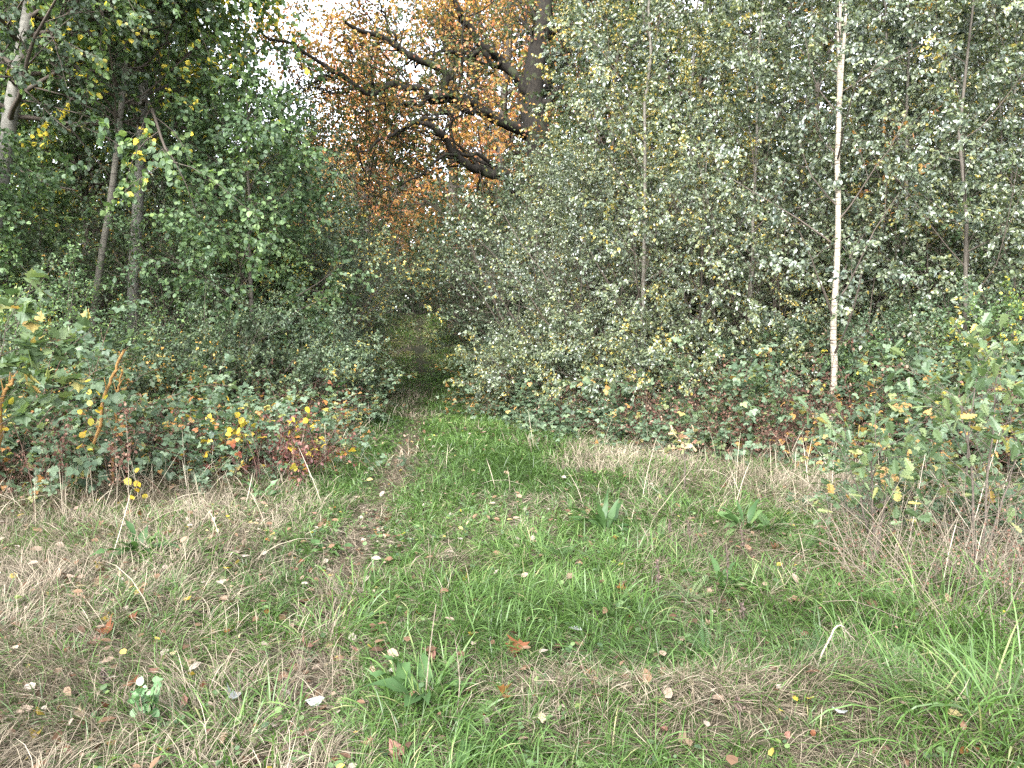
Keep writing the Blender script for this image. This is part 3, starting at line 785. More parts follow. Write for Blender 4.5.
birA = birch(201, 10.5, .042, spot(641, 13.0), "thin grey-brown birch stem rising straight beside the oak's outer boughs", n1=28)
birB = birch(202, 9.0, .036, spot(747, 12.0), "pale young birch between the thin grey-brown stem and the white-barked one", n1=27, leaf="birch_leaf", lean=(.012, 0))
birC = birch(203, 8.0, .036, spot(966, 10.6), "dark-stemmed birch beyond the oak sapling", bark="brown_bark", n1=26, lean=(-.01, 0))
birD = birch(204, 11.5, .05, spot(690, 15.5), "taller birch with yellowing sprays behind the pale young birch", leaf="birch_yellow_leaf", n1=28)
GB = "young birches along the bramble bank"
def birches(rows):
    for src, px, d, rz, s, lab, leaf in rows:
        copy_tree(src, spot(px, d), rz, s, lab, GB, M[leaf] if leaf else None)
birches([
    (birB, 596, 16.0, 1.2, .98, "birch with drooping grey-green sprays closest to the oak trunk", None),
    (birC, 545, 18.5, 2.2, .80, "low bushy birch under the oak at the end of the birch row", None),
    (birA, 800, 14.0, .9, .95, "full birch crown directly behind the white-barked trunk", None),
    (birB, 905, 11.8, 2.9, 1.02, "leaning dark birch between the white trunk and the oak sapling", None),
    (birC, 1030, 11.0, 4.0, 1.10, "birch whose crown is cut by the picture edge above the oak sapling", None),
    (birD, 875, 15.5, 3.3, 1.0, "yellow-flecked birch behind the leaning dark birch", None),
    (birA, 1000, 15.0, 5.1, 1.05, "tall birch filling the top corner behind the sapling", None),
    (birB, 700, 12.8, 4.4, .72, "short leafy birch at the foot of the pale young birch", None),
    (birC, 580, 14.2, 5.0, .62, "small rounded birch bush at the inner end of the bramble bank", None),
    (birA, 1110, 12.5, 2.6, 1.0, "birch beyond the picture edge past the oak sapling", None),
    (birC, 860, 12.6, .4, .72, "short birch with twiggy side shoots behind the white trunk's foot", None),
    (birB, 1000, 12.2, 1.8, .80, "half-grown birch tucked behind the dark-stemmed one", None),
])
# darker wood behind them
GW = "dark trees of the wood behind the birches"
wood = broadleaf(301, 13, .16, spot(700, 20), "shaded broadleaved tree in the wood behind the birches", GW, leaf="dark_leaf", bark="brown_bark", t0=.03, n1=44, n2=9, n3=4, nleaf=8, size=.13, T=DIAMOND, blen=.26, name="woodland_tree")
for i, (px, d, rz, s) in enumerate([(800, 19, 1, 1.0), (920, 18, 2, .95), (1040, 17, 3, 1), (1160, 17, 4, 1), (640, 24, 5, 1.1), (760, 25, .5, 1.15), (890, 25, 1.5, 1.1), (1020, 24, 2.5, 1.1), (1130, 22, 3.5, 1.1), (600, 21, 2.0, .8)]):
    copy_tree(wood, spot(px, d), rz, s, "shaded broadleaved tree in the wood behind the birches", GW)

# ------------------------------------------------------------------ trees on the shady side
lp = [at(a, b, 12) for a, b in ((-44, 440), (-20, 300), (2, 175), (11, 110), (22, 50), (34, -20), (48, -110), (62, -200), (74, -290))]
lb0 = lp[0].copy(); lb0[2] = gz(lb0[0], lb0[1])
ll = np.array([p - lb0 for p in lp]); ll[0, 2] = -.3
pop = broadleaf(401, 11.5, .14, lb0, "leaning grey-barked poplar at the edge of the picture", line=(smooth_line(ll, 20), np.linspace(.14, .05, 20)), leaf="poplar_leaf", t0=.34, n1=40, size=.066, blen=.24, nleaf=9, name="poplar_tree", ang=1.2)
def straight(pts, d, r0, r1, K=18):
    L = [at(a, b, d) for a, b in pts]
    b0 = L[0].copy(); b0[2] = gz(b0[0], b0[1])
    q = np.array([p - b0 for p in L]); q[0, 2] = -.3
    return b0, (smooth_line(q, K), np.linspace(r0, r1, K))
b0, ln = straight(((130, 440), (133, 290), (139, 190), (143, 100), (146, 20), (150, -80), (154, -180), (158, -280)), 14, .11, .05)
lime = broadleaf(402, 12.5, .12, b0, "smooth grey lime trunk with hanging green leaves", line=ln, t0=.35, n1=44, n2=9, n3=5, nleaf=8, size=.088, droop2=-1.1, blen=.28, name="lime_tree", ang=1.25)
b0, ln = straight(((82, 450), (95, 300), (112, 190), (122, 100), (128, 20), (134, -80), (140, -200)), 13, .062, .03)
ash = broadleaf(403, 11.5, .08, b0, "thin brown leaning trunk beside the smooth grey one", line=ln, t0=.42, n1=30, size=.08, leaf="broad_leaf", bark="young_bark", blen=.24, name="broadleaf_tree")
haz = broadleaf(404, 6.0, .05, spot(252, 13.6), "bushy green tree in front of the grey lime trunk", t0=.22, n1=30, n2=8, n3=5, nleaf=7, size=.075, blen=.30, droop2=-.7, name="hazel_tree", bark="brown_bark")
wil = broadleaf(405, 6.6, .09, spot(300, 18.0), "grey-green willow with fine leaves beside the track", t0=.05, n1=38, n2=9, n3=5, nleaf=8, size=.062, leaf="willow_leaf", bark="brown_bark", blen=.28, T=DIAMOND, droop2=-.3, name="willow_tree", ang=.8)
GL = "trees on the shaded side of the track"
for src, px, d, rz, s, lab in [
    (wil, 230, 17.0, 2.0, 1.05, "taller willow standing between the lime and the track"),
    (wil, 345, 23.0, 4.0, .78, "small willow at the far bend of the track"),
    (haz, 15, 13.6, 1.0, .85, "bushy hazel between the leaning poplar and the thin brown trunk"),
    (lime, 150, 20.0, 2.6, 1.0, "broad lime crown rising behind the willows"),
    (ash, 30, 16.0, 3.0, 1.05, "dark green tree behind the leaning poplar"),
    (lime, -110, 13.5, .7, 1.0, "lime beyond the picture edge past the poplar"),
    (ash, 195, 18.5, 4.3, .95, "upright green tree behind the two grey trunks"),
    (haz, -60, 11.0, 3.7, .8, "hazel bush at the foot of the leaning poplar"),
    (haz, 262, 15.2, 5.0, .62, "low hazel under the willows beside the track"),
]:
    copy_tree(src, spot(px, d), rz, s, lab, GL)
for i, (px, d, rz, s) in enumerate([(90, 21, 1, 1), (-20, 20, 2, 1), (-140, 18, 3, 1), (170, 26, 4, 1.0), (40, 27, 5, 1.1), (-90, 25, .5, 1.1), (262, 32, 4.5, .55)]):
    copy_tree(wood, spot(px, d), rz, s, "shaded broadleaved tree in the wood behind the lime and willows", "dark trees of the wood behind the limes")

# ------------------------------------------------------------------ autumn trees at the end of the track
aut = broadleaf(501, 11, .2, spot(368, 35), "orange-leaved tree seen under the oak's limbs", t0=.25, n1=30, n2=8, n3=4, nleaf=7, size=.125, leaf="orange_leaf", bark="brown_bark", T=DIAMOND, blen=.34, name="autumn_tree")
GA = "autumn-coloured trees beyond the oak"
for px, d, rz, s, lab, leaf in [
    (500, 33, 1, 1.5, "orange-brown tree behind the oak trunk", None),
    (600, 30, 2, 1.4, "yellow-orange tree behind the oak's outer boughs", "birch_yellow_leaf"),
    (455, 37, 3, 1.7, "olive-green tree closing the view behind the oak", "dark_leaf"),
    (372, 39, 2.6, 1.25, "tall pinkish-orange tree behind the oak's longest limbs", None),
    (545, 36, .9, 1.6, "tall brown-green tree behind the oak's upright trunk", "oak_leaf"),
    (400, 46, 4, .62, "small russet tree at the far end of the track", None),
    (470, 50, 4.6, .8, "pale green tree on the far slope at the end of the track", "willow_leaf"),
    (520, 46, 5.2, 1.2, "dark olive tree on the far slope behind the oak", "dark_leaf"),
    (300, 46, .3, .70, "low dark tree on the far slope behind the willows", "dark_leaf"),
]:
    copy_tree(aut, spot(px, d), rz, s, lab, GA, M[leaf] if leaf else None)

# ------------------------------------------------------------------ shrubs
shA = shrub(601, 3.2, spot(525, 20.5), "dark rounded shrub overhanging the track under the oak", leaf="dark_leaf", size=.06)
shB = shrub(602, 2.6, spot(250, 14.5), "grey-green shrub on the bank beside the track", leaf="willow_leaf")
GS = "shrubs lining the track"
for src, px, d, rz, s, lab, leaf in [
    (shA, 548, 19.5, 1.0, 1.05, "dense dark shrub at the foot of the oak", None),
    (shA, 512, 25.0, 2.0, 1.15, "tall dark shrub at the bend of the track under the oak", None),
    (shA, 540, 22.0, 2.6, 1.3, "tall leafy shrub around the oak trunk", "willow_leaf"),
    (shB, 312, 17.5, 1.5, .95, "shrub leaning over the track before the willow", None),
    (shB, 318, 15.0, 3.0, .78, "low grey-green shrub at the shaded edge of the grass", None),
    (shA, 345, 26.0, 4.0, .85, "dark shrub at the far side of the bend", None),
    (shB, 380, 21.5, 5.0, .40, "low shrub narrowing the track", "bramble_leaf"),
    (shB, 210, 12.6, .7, .85, "shrub with small leaves above the yellow bramble", None),
    (shA, 115, 12.0, 1.9, .62, "dark shrub under the grey trunks", "broad_leaf"),
    (shA, 50, 11.0, 2.9, .75, "dark green shrub under the leaning poplar", "broad_leaf"),
    (shB, -40, 9.0, 2.2, .8, "leafy shrub at the picture edge above the brambles", "broad_leaf"),
    (shB, 570, 15.8, 3.9, .90, "grey shrub at the inner end of the bramble bank", "birch_leaf"),
    (shB, 640, 13.4, 5.3, .70, "shrub below the thin grey-brown birch stem", "birch_leaf"),
    (shB, 780, 12.2, .2, .72, "shrub below the pale young birch", "birch_leaf"),
    (shA, 920, 11.0, 1.2, .66, "dark shrub behind the brambles by the leaning birch", "bramble_leaf"),
    (shA, 1030, 10.0, 3.2, .70, "dark shrub at the picture edge behind the sapling", "bramble_leaf"),
    (shB, 378, 41.5, 1.1, .9, "pale shrub on the sunlit grass at the end of the track", "birch_yellow_leaf"),
    (shA, 496, 30.0, 4.1, 1.1, "overhanging shrub framing the far opening", None),
    (shA, 350, 32.5, 5.1, .9, "dark shrub framing the far opening on the willow side", None),
]:
    copy_tree(src, spot(px, d), rz, s, lab, GS, M[leaf] if leaf else None)

# ------------------------------------------------------------------ brambles and dead bracken
brA = bramble(701, spot(60, 8.4), "green bramble mound under the poplar with broad leaves")
brB = bramble(702, spot(700, 11.6), "blue-green bramble arching over the grass below the birches", canes=30, L=1.9)
brY = bramble(703, spot(262, 8.9), "bramble turning yellow, orange and red beside the track", leaf="bramble_mixed_leaf", canes=26, L=1.15, size=.11, flat=.1)
GR = "bramble bushes on the banks"
for src, px, d, rz, s, lab, leaf in [
    (brA, 10, 7.6, 1.0, .8, "bramble at the picture edge with yellow leaves beneath", None),
    (brA, 130, 9.0, 2.2, .75, "bramble behind the dead brown flower stalk", "bramble_pale_leaf"),
    (brB, 190, 9.6, 3.0, .80, "dull green bramble behind the yellow one", "bramble_pale_leaf"),
    (brA, 215, 8.3, 4.2, .60, "small green bramble in front of the yellow one", "bramble_pale_leaf"),
    (brB, 285, 10.4, 5.2, .72, "bluish bramble just beyond the yellow one", "bramble_pale_leaf"),
    (brB, 310, 11.8, .6, .62, "low bluish bramble at the edge of the grass", "bramble_pale_leaf"),
    (brB, 335, 14.0, 1.6, .70, "bramble below the low grey-green shrub", None),
    (brB, 358, 17.5, 2.6, .75, "bramble creeping on to the narrowing track", None),
    (brA, 372, 20.5, 3.6, .55, "farthest bramble on the shaded side of the track", None),
    (brB, 490, 18.5, 4.6, .80, "bramble under the dark shrub at the foot of the oak", None),
    (brA, 520, 16.0, 5.6, .85, "bramble at the inner end of the sunny bank", None),
    (brA, 505, 21.0, 5.0, .85, "bramble under the oak where the track bends", None),
    (brA, 570, 14.0, .4, .85, "bramble beneath the small rounded birch", None),
    (brA, 630, 12.6, 1.4, .85, "bramble beneath the thin grey-brown birch stem", None),
    (brB, 650, 11.4, 2.4, .62, "outlying bramble spray nearest the grass under the birches", None),
    (brA, 745, 10.6, 3.4, .80, "light green bramble mound below the pale young birch", "sapling_leaf"),
    (brB, 775, 11.8, 4.4, .95, "deep green bramble beside the white birch trunk", None),
    (brA, 870, 10.3, 5.4, .70, "small bramble on the far side of the white birch trunk", None),
    (brB, 905, 9.6, .9, .86, "broad blue-green bramble between the white trunk and the sapling", "bramble_pale_leaf"),
    (brA, 960, 9.2, 1.9, .95, "yellowish green bramble behind the oak sapling", None),
    (brB, 1020, 8.6, 2.9, .95, "bramble at the picture edge behind the oak sapling", None),
    (brB, 860, 12.0, 3.7, 1.1, "high bramble thicket behind the white trunk", None),
    (brB, 940, 11.4, 4.7, 1.15, "high bramble thicket behind the blue-green mound", None),
    (brB, 1060, 11.0, 5.7, 1.1, "high bramble thicket at the picture edge under the birches", None),
    (brA, 690, 13.4, .1, 1.05, "high bramble under the short leafy birch", None),
    (brA, 90, 10.6, 2.0, .75, "high bramble under the thin brown trunk", None),
    (brA, 180, 11.6, 3.1, .8, "high bramble under the bushy green tree", None),
]:
    copy_tree(src, spot(px, d), rz, s, lab, GR, M[leaf] if leaf else None)

thA = thicket(801, spot(715, 10.9), "red-brown dead bracken under the brambles near the pale young birch")
GT = "dead brown thickets under the brambles"
for px, d, rz, s, lab, leaf in [
    (800, 10.6, 1, 1.0, "dead brown bracken at the foot of the white birch", None),
    (650, 12.4, 2, 1.0, "dead brown bracken below the thin birch stem", None),
    (590, 13.8, 3, 1.0, "dead brown bracken below the small rounded birch", None),
    (880, 9.9, 4, .95, "dead brown stems between the white birch and the blue-green bramble", None),
    (760, 11.6, 5, 1.3, "tall dead bracken behind the light green bramble", None),
    (850, 11.4, .5, 1.5, "tall dead bracken behind the white trunk", None),
    (540, 15.6, 2.3, 1.1, "dead brown thicket at the inner end of the sunny bank", None),
    (272, 8.5, 1.5, .62, "dark red dead stems in the yellow bramble", "red_leaf"),
    (300, 9.2, 2.5, .55, "reddish dead stems beside the yellow bramble", "red_leaf"),
    (300, 13.2, 3.5, 1.0, "grey-brown dead willowherb below the low shrub", None),
    (270, 12.4, 4.5, 1.0, "grey-brown dead willowherb behind the yellow bramble", None),
    (215, 9.4, 5.5, .7, "rusty dead leaves among the dull green brambles", None),
    (130, 8.2, .8, .7, "brown dead stems at the foot of the brambles", None),
    (40, 7.5, 1.8, .7, "brown dead stems under the bramble at the picture edge", None),
    (960, 8.8, 2.8, .9, "brown dead stems behind the oak sapling", None),
    (1030, 8.0, 3.8, .9, "brown dead stems at the picture edge behind the sapling", None),
    (690, 12.4, 4.8, 1.3, "brown dead thicket under the short leafy birch", None),
    (940, 10.6, 5.8, 1.4, "tall brown dead stems under the high brambles", None),
    (1020, 10.4, .9, 1.4, "tall brown dead stems behind the dark-stemmed birch's brambles", None),
]:
    copy_tree(thA, spot(px, d), rz, s, lab, GT, M[leaf] if leaf else None)

# ------------------------------------------------------------------ far wood closing the view
def far_wood():
    g = np.random.default_rng(909)
    mb = MB()
    n = 95000
    x = g.uniform(-75, 75, n); y = g.uniform(50, 66, n)
    top = 5 + 8 * fbm(x * .12, y * .05, 7, 3) + 2 * noise(x * .7, y * .3, 8)
    z = top * g.random(n) ** 1.15
    p = np.stack([x, y, gz(x, y) + z], -1) + g.normal(0, .3, (n, 3))
    leaves(mb, p, g.normal(0, 1, (n, 3)), g.normal(0, .7, (n, 3)) + np.array([0, -.3, .6]), .45 + .35 * g.random(n), DIAMOND, np.clip(.55 * g.random(n) + (fbm(x * .15, y * .1, 4) - .3), 0, 1))
    return mb
tag(far_wood().build("distant_wood", M["dark_leaf"]), "far-off wood on the slope beyond the end of the track", "wood", kind="stuff")

# ------------------------------------------------------------------ taller undergrowth filling the wood's edge
GU = "tall undergrowth shrubs at the edge of the wood"
shC = shrub(611, 4.6, spot(560, 17.0), "tall grey-leaved shrub between the oak and the first birches", leaf="birch_leaf", stems=20, n2=10, n3=5, nleaf=9, size=.062, spread=.6, group=GU)
shD = shrub(612, 4.8, spot(285, 17.0), "tall willow shrub with fine grey-green leaves by the track", leaf="willow_leaf", stems=22, n2=10, n3=5, nleaf=10, size=.060, spread=.6, T=DIAMOND, group=GU)
for src, px, d, rz, s, lab, leaf in [
    (shC, 620, 14.6, 1, .95, "tall grey shrub behind the thin grey-brown birch stem", None),
    (shC, 690, 13.8, 2, .90, "tall grey shrub between the thin stem and the pale young birch", None),
    (shC, 775, 13.2, 3, .85, "tall grey shrub between the pale young birch and the white one", None),
    (shC, 850, 13.4, 4, .85, "tall shrub behind the white birch trunk", "birch_leaf"),
    (shC, 925, 12.6, 5, .80, "tall shrub behind the leaning dark birch", "broad_leaf"),
    (shC, 1010, 12.0, .6, .85, "tall shrub behind the dark-stemmed birch", "birch_leaf"),
    (shC, 1100, 12.0, 1.6, .85, "tall shrub beyond the picture edge behind the sapling", None),
    (shD, 235, 16.0, 1.3, 1.0, "tall willow shrub below the lime crown", None),
    (shD, 318, 20.0, 2.3, .95, "tall willow shrub at the bend of the track", None),
    (shD, 190, 14.6, 3.3, .85, "tall green shrub behind the bushy hazel", "broad_leaf"),
    (shD, 120, 16.5, 4.3, .8, "tall dark shrub behind the two grey trunks", "dark_leaf"),
    (shD, 30, 13.8, 5.3, .85, "tall dark shrub behind the leaning poplar", "dark_leaf"),
    (shD, -60, 12.5, .9, .85, "tall dark shrub beyond the picture edge past the poplar", "dark_leaf"),
    (shD, 500, 25.5, 2.9, 1.25, "tall green shrub in front of the oak trunk", "dark_leaf"),
    (shD, 545, 20.5, 3.9, 1.2, "tall green shrub hiding the base of the oak", "dark_leaf"),
    (shD, 325, 28.0, 4.9, 1.0, "tall willow shrub beyond the bend", None),
    (shC, 660, 17.5, 4.4, 1.2, "tall grey shrub deeper among the birches", None),
    (shC, 800, 16.5, 5.4, 1.2, "tall grey shrub deep behind the white birch", None),
    (shC, 950, 16.0, .2, 1.2, "tall grey shrub deep behind the sapling", None),
]:
    copy_tree(src, spot(px, d), rz, s, lab, GU, M[leaf] if leaf else None)

# ------------------------------------------------------------------ plants near the camera
def strap_leaves(mb, g, n, L, wid, el=(.5, 1.2), rnd=(0, 1), K=8, bend=-.16, mat=0, base=0.03):
    az = np.arange(n) * 2.4 + g.normal(0, .4, n)
    e = g.uniform(el[0], el[1], n)
    d = np.stack([np.cos(az) * np.cos(e), np.sin(az) * np.cos(e), np.sin(e)], -1)
    side = np.stack([-np.sin(az), np.cos(az), g.normal(0, .25, n)], -1)
    LL = L * g.uniform(.65, 1.15, n)
    P = np.empty((n, K, 3)); P[:, 0] = np.stack([np.cos(az) * base, np.sin(az) * base, 0 * az + .01], -1)
    for k in range(1, K):
        d = nrm(d + np.array([0, 0, bend]) + g.normal(0, .05, d.shape)); P[:, k] = P[:, k - 1] + d * (LL / (K - 1))[:, None]
    t = np.linspace(0, 1, K)
    w = wid * np.interp(t, [0, .18, .45, .75, 1], [.12, .45, 1, .7, .03])[None] * g.uniform(.8, 1.2, (n, 1))
    T = nrm(np.gradient(P, axis=1)); S = nrm(side)[:, None, :] + 0 * P
    N_ = nrm(np.cross(T, S))
    wave = (g.normal(0, .26, (n, K)) * w)[..., None]
    A = P + S * w[..., None] * .5 + N_ * (w[..., None] * .14 + wave); B = P - S * w[..., None] * .5 + N_ * (w[..., None] * .14 - wave)
    v = np.stack([A, P, B], 2)
    b = (np.arange(n) * K * 3)[:, None]; k = (np.arange(K - 1) * 3)[None]
    q = np.concatenate([np.stack([b + k, b + k + 1, b + k + 4, b + k + 3], -1), np.stack([b + k + 1, b + k + 2, b + k + 5, b + k + 4], -1)], 1)
    mb.add(v, q, np.full(n * (K - 1) * 2, 4), np.repeat(g.uniform(*rnd, n), (K - 1) * 2), mat, True)

def stem_curve(pts, K=10): return smooth_line(pts, K)

def dock(seed, px, py, label, n=12, L=.28, wid=.065, el=(.5, 1.25), stalk=0.0, group=None, leaf="fresh_leaf"):
    g = np.random.default_rng(seed)
    r = root_at("dock_plant", ground(px, py), label, "dock plant", group)
    mb = MB(); strap_leaves(mb, g, n, L, wid, el); mb.build("leaves", M[leaf], r)
    if stalk:
        sb = MB(); tubes(sb, smooth_line([(0, 0, 0), (.02, .01, stalk * .5), (.05, .02, stalk)], 8), np.linspace(.004, .002, 8), 5)
        sb.build("stalk", M["dead_stalk"], r)
    return r
GD = "dock plants growing in the grass"
dock(1, 425, 705, "large broad-leaved dock with upright leaves beside the path, nearest the camera", n=10, L=.28, wid=.066, el=(.85, 1.4), stalk=.45, group=GD)
dock(2, 140, 556, "bright green dock rosette below the dead flower stalk", n=16, L=.30, wid=.055, group=GD)
dock(3, 606, 532, "long-leaved dock clump in the middle of the turf", n=18, L=.34, wid=.05, el=(.6, 1.3), group=GD)
dock(4, 326, 553, "small dock rosette close beside the path", n=9, L=.2, wid=.05, el=(.3, .9), group=GD)
dock(5, 745, 532, "dock clump at the edge of the dry grass below the white birch", n=16, L=.34, wid=.05, el=(.5, 1.2), group=GD)
dock(6, 262, 498, "small pale dock at the foot of the yellow bramble", n=8, L=.26, wid=.05, el=(.7, 1.3), group=GD, leaf="pale_leaf")
dock(7, 940, 668, "broad dock leaves in the lush grass under the oak sapling", n=9, L=.32, wid=.075, el=(.4, 1.1), group=GD)
dock(8, 720, 590, "dock with narrow leaves among the dark seed stalks", n=12, L=.26, wid=.045, group=GD)
dock(9, 505, 700, "low flat dock in the turf beyond the big dock", n=7, L=.2, wid=.06, el=(.15, .6), group=GD)
dock(10, 480, 745, "flat dock leaves at the bottom edge of the picture", n=7, L=.22, wid=.06, el=(.2, .7), group=GD)

def ferny(seed, px, py, label, n=9, L=.22, up=.7, leaf="fresh_leaf", group=None, name="ragwort_plant"):
    g = np.random.default_rng(seed)
    mb = MB()
    az = np.arange(n) * 2.4 + g.normal(0, .4, n); e = g.uniform(up - .4, up + .4, n)
    d = np.stack([np.cos(az) * np.cos(e), np.sin(az) * np.cos(e), np.sin(e)], -1)
    leaves(mb, d * .03 + np.array([0, 0, .02]), d, np.array([0, 0, 1.]) + g.normal(0, .3, (n, 3)), L * g.uniform(.7, 1.2, n), FROND, g.random(n))
    m = mb.build(name, M[leaf])
    p = ground(px, py); m.location = tuple(p)
    return tag(m, label, "ferny plant", group)
GF = "ferny-leaved plants in the grass"
for i, (px, py, L, lab) in enumerate([
    (705, 662, .25, "ferny-leaved plant standing up from the turf beside the straw mound"),
    (822, 668, .26, "ferny-leaved plant behind the bent pale stick"),
    (770, 536, .28, "ferny-leaved plant at the edge of the dry grass"),
    (800, 556, .30, "spreading ferny plant before the brown bank"),
    (690, 606, .24, "yellowish ferny plant among the dark seed stalks"),
    (850, 560, .30, "ferny plant at the foot of the sapling's brown bank"),
    (560, 560, .20, "low ferny plant in the middle of the turf"),
    (125, 595, .16, "tiny ferny plant in the straw below the dock rosette"),
    (880, 640, .28, "ferny plant beside the lush grass tussock"),
    (660, 545, .26, "ferny plant beside the long-leaved dock clump"),
]):
    ferny(40 + i, px, py, lab, 13, L * .62, .8, group=GF, leaf="fresh_leaf" if i != 4 else "sapling_leaf")

def sapling(seed, loc, label, Hh, T, leaf, size, n1=12, n2=4, nleaf=6, lean=(.05, 0), spread=.4, name="oak_sapling", bark="twig", stems=1, t0=.25):
    g = np.random.default_rng(seed)
    r = root_at(name, loc, label, "sapling")
    tm, cm = MB(), MB()
    for k in range(stems):
        P, R = trunk_line(g, Hh * (1 - .18 * k), .011, (lean[0] + .16 * k * (-1) ** k, lean[1] + .1 * k), 12, .03)
        P[0, 2] = -.05
        tubes(tm, P, R, 6)
        b1, q1 = grow(g, P[None], R[None], n1, t0, 1, spread, .95, 6, .2, .13, .5, 1, None, .003)
        tubes(tm, b1, q1, 4)
        b2, q2 = grow(g, b1, q1, n2, .25, 1, spread * .45, .7, 4, .05, .15, .6, 1, None, .002)
        tubes(cm, b2, q2, 3, 1)
        leafage(g, cm, b2, nleaf, size, T, 0, droop=.1, upn=1.0, t0=.45, spread=1.0)
    tm.build("stem", M[bark], r); cm.build("crown", [M[leaf], M["twig"]], r)
    return r
sp = ground(985, 600)
sapling(61, sp + np.array([.15, .3, 0]), "young oak sapling with lobed green and yellowing leaves over the brown bank", 1.55, OAK, "sapling_leaf", .105, n1=11, n2=3, nleaf=3, lean=(.06, .0), stems=3, spread=.44)
sapling(62, ground(905, 585) + np.array([.0, .4, 0]), "low spreading oak shoot with grey-green lobed leaves beside the sapling", .95, OAK, "sapling_leaf", .095, n1=9, n2=3, nleaf=3, stems=3, spread=.40, lean=(-.05, 0))
sapling(63, np.array([-4.35, 6.0, gz(-4.35, 6.0)]), "young sapling with broad pale green lobed leaves at the picture edge", 1.75, MAPLE, "sapling_leaf", .12, n1=14, n2=4, nleaf=6, spread=.5, name="maple_sapling", t0=.4, stems=1)
sapling(64, ground(684, 492), "small oak seedling with pinkish pale leaves in the dry grass", .55, OAK, "seedling_leaf", .085, n1=6, n2=2, nleaf=4, spread=.16, t0=.6, name="oak_seedling")
sapling(65, ground(998, 560) + np.array([.1, .6, 0]), "slim yellow-leaved shoot rising behind the young oak sapling", 1.5, OAK, "birch_yellow_leaf", .09, n1=10, n2=3, nleaf=4, spread=.3, t0=.4)

# brown tangle of the bank under the sapling
GB2 = "dry stalk tangles round the oak sapling"
tang = thicket(821, ground(940, 575), "bare brown stalks behind the low oak shoot", Hh=.7, rad=.55, n=46, leaf="dead_leaf", nl=2, bark="dead_stalk", size=.018, name="dead_stalk_tangle", group=GB2)
for px, py, s, rz, lab in ((960, 610, 1.0, 0, "brown stalks of the bank under the young oak sapling"), (1010, 600, 1.0, 1.2, "brown stalks of the bank at the picture edge"), (905, 590, .9, 2.2, "brown stalks under the low oak shoot"), (870, 545, .8, 3.2, "thin brown stalks beside the low oak shoot")):
    copy_tree(tang, ground(px, py), rz, s, lab, GB2)
for px, py, s, rz, lab, leaf in ((880, 520, .5, 1.0, "small green bramble behind the low oak shoot", None), (940, 525, .55, 2.0, "small bramble with pale leaves behind the young oak sapling", "sapling_leaf"), (1020, 545, .5, 3.0, "small bramble at the picture edge under the sapling", None)):
    copy_tree(brA, ground(px, py), rz, s, lab, GR, M[leaf] if leaf else None)

# trailing brambles on the turf
def trailing(seed, pts, label):
    g = np.random.default_rng(seed)
    P = [ground(a, b) for a, b in pts]; o = P[0].copy()
    L = smooth_line([p - o + np.array([0, 0, .07 + .06 * math.sin(i * 1.9)]) for i, p in enumerate(P)], 24)
    r = root_at("trailing_bramble", o, label, "bramble", "bramble runners creeping over the turf")
    tm, cm = MB(), MB()
    R = np.linspace(.005, .002, 24)
    tubes(tm, L, R, 4)
    b, q = grow(g, L[None], R[None], 12, .05, 1, .16, 1.0, 4, .4, .1, .5, 1, None, .0015)
    tubes(tm, b, q, 3)
    leafage(g, cm, b, 4, .11, TRIFOL, 0, droop=0, upn=1.6, t0=.3)
    tm.build("cane", M["red_twig"], r); cm.build("leaves", [M["bramble_leaf"]], r)
trailing(1, [(322, 448), (350, 462), (372, 472), (398, 470), (414, 476)], "bramble runner creeping from the yellow bramble on to the turf")
trailing(2, [(668, 462), (640, 450), (610, 452), (575, 446), (545, 450)], "bramble runner creeping over the dry grass towards the track")
trailing(3, [(300, 430), (330, 436), (352, 432), (372, 438)], "bramble runner at the shaded edge of the turf")

# yellow sprays, dead stalks, leaning stems
def spray(seed, px, py, d, label, n=9, size=.07, leaf="yellow_leaf"):
    g = np.random.default_rng(seed)
    top = at(px, py, d); b0 = top.copy(); b0[0] += .12; b0[1] += .15; b0[2] = gz(b0[0], b0[1])
    r = root_at("yellow_spray", b0, label, "leafy shoot", "shoots with bright yellow leaves in the brambles")
    q = top - b0
    L = smooth_line([(0, 0, 0), q * .5 + np.array([.06, 0, .05]), q + np.array([0, 0, .10]), q + np.array([-.06, -.03, -.06])], 14)
    tm, cm = MB(), MB(); tubes(tm, L, np.linspace(.004, .0015, 14), 4)
    leafage(g, cm, L[None], n, size, ROUND, 0, droop=.5, upn=.3, t0=.62, spread=1.1, jit=.06)
    tm.build("stem", M["red_twig"], r); cm.build("leaves", [M[leaf]], r)
for i, (px, py, d, n, lab) in enumerate([
    (6, 420, 6.3, 7, "bright yellow leaves at the picture edge below the maple sapling"),
    (98, 404, 7.2, 9, "bright yellow leaves beside the mossy leaning stems"),
    (243, 425, 7.9, 9, "bright yellow leaves in the middle of the yellow bramble"),
    (240, 440, 7.7, 4, "lowest yellow leaves of the yellow bramble"),
    (302, 424, 8.3, 8, "pale yellow leaves beside the dark red stems"),
    (142, 486, 7.0, 7, "dull yellow leaves low beside the dead flower stalk"),
    (90, 440, 7.1, 4, "narrow pale yellow leaves below the mossy stems"),
]): spray(900 + i, px, py, d, lab, n)

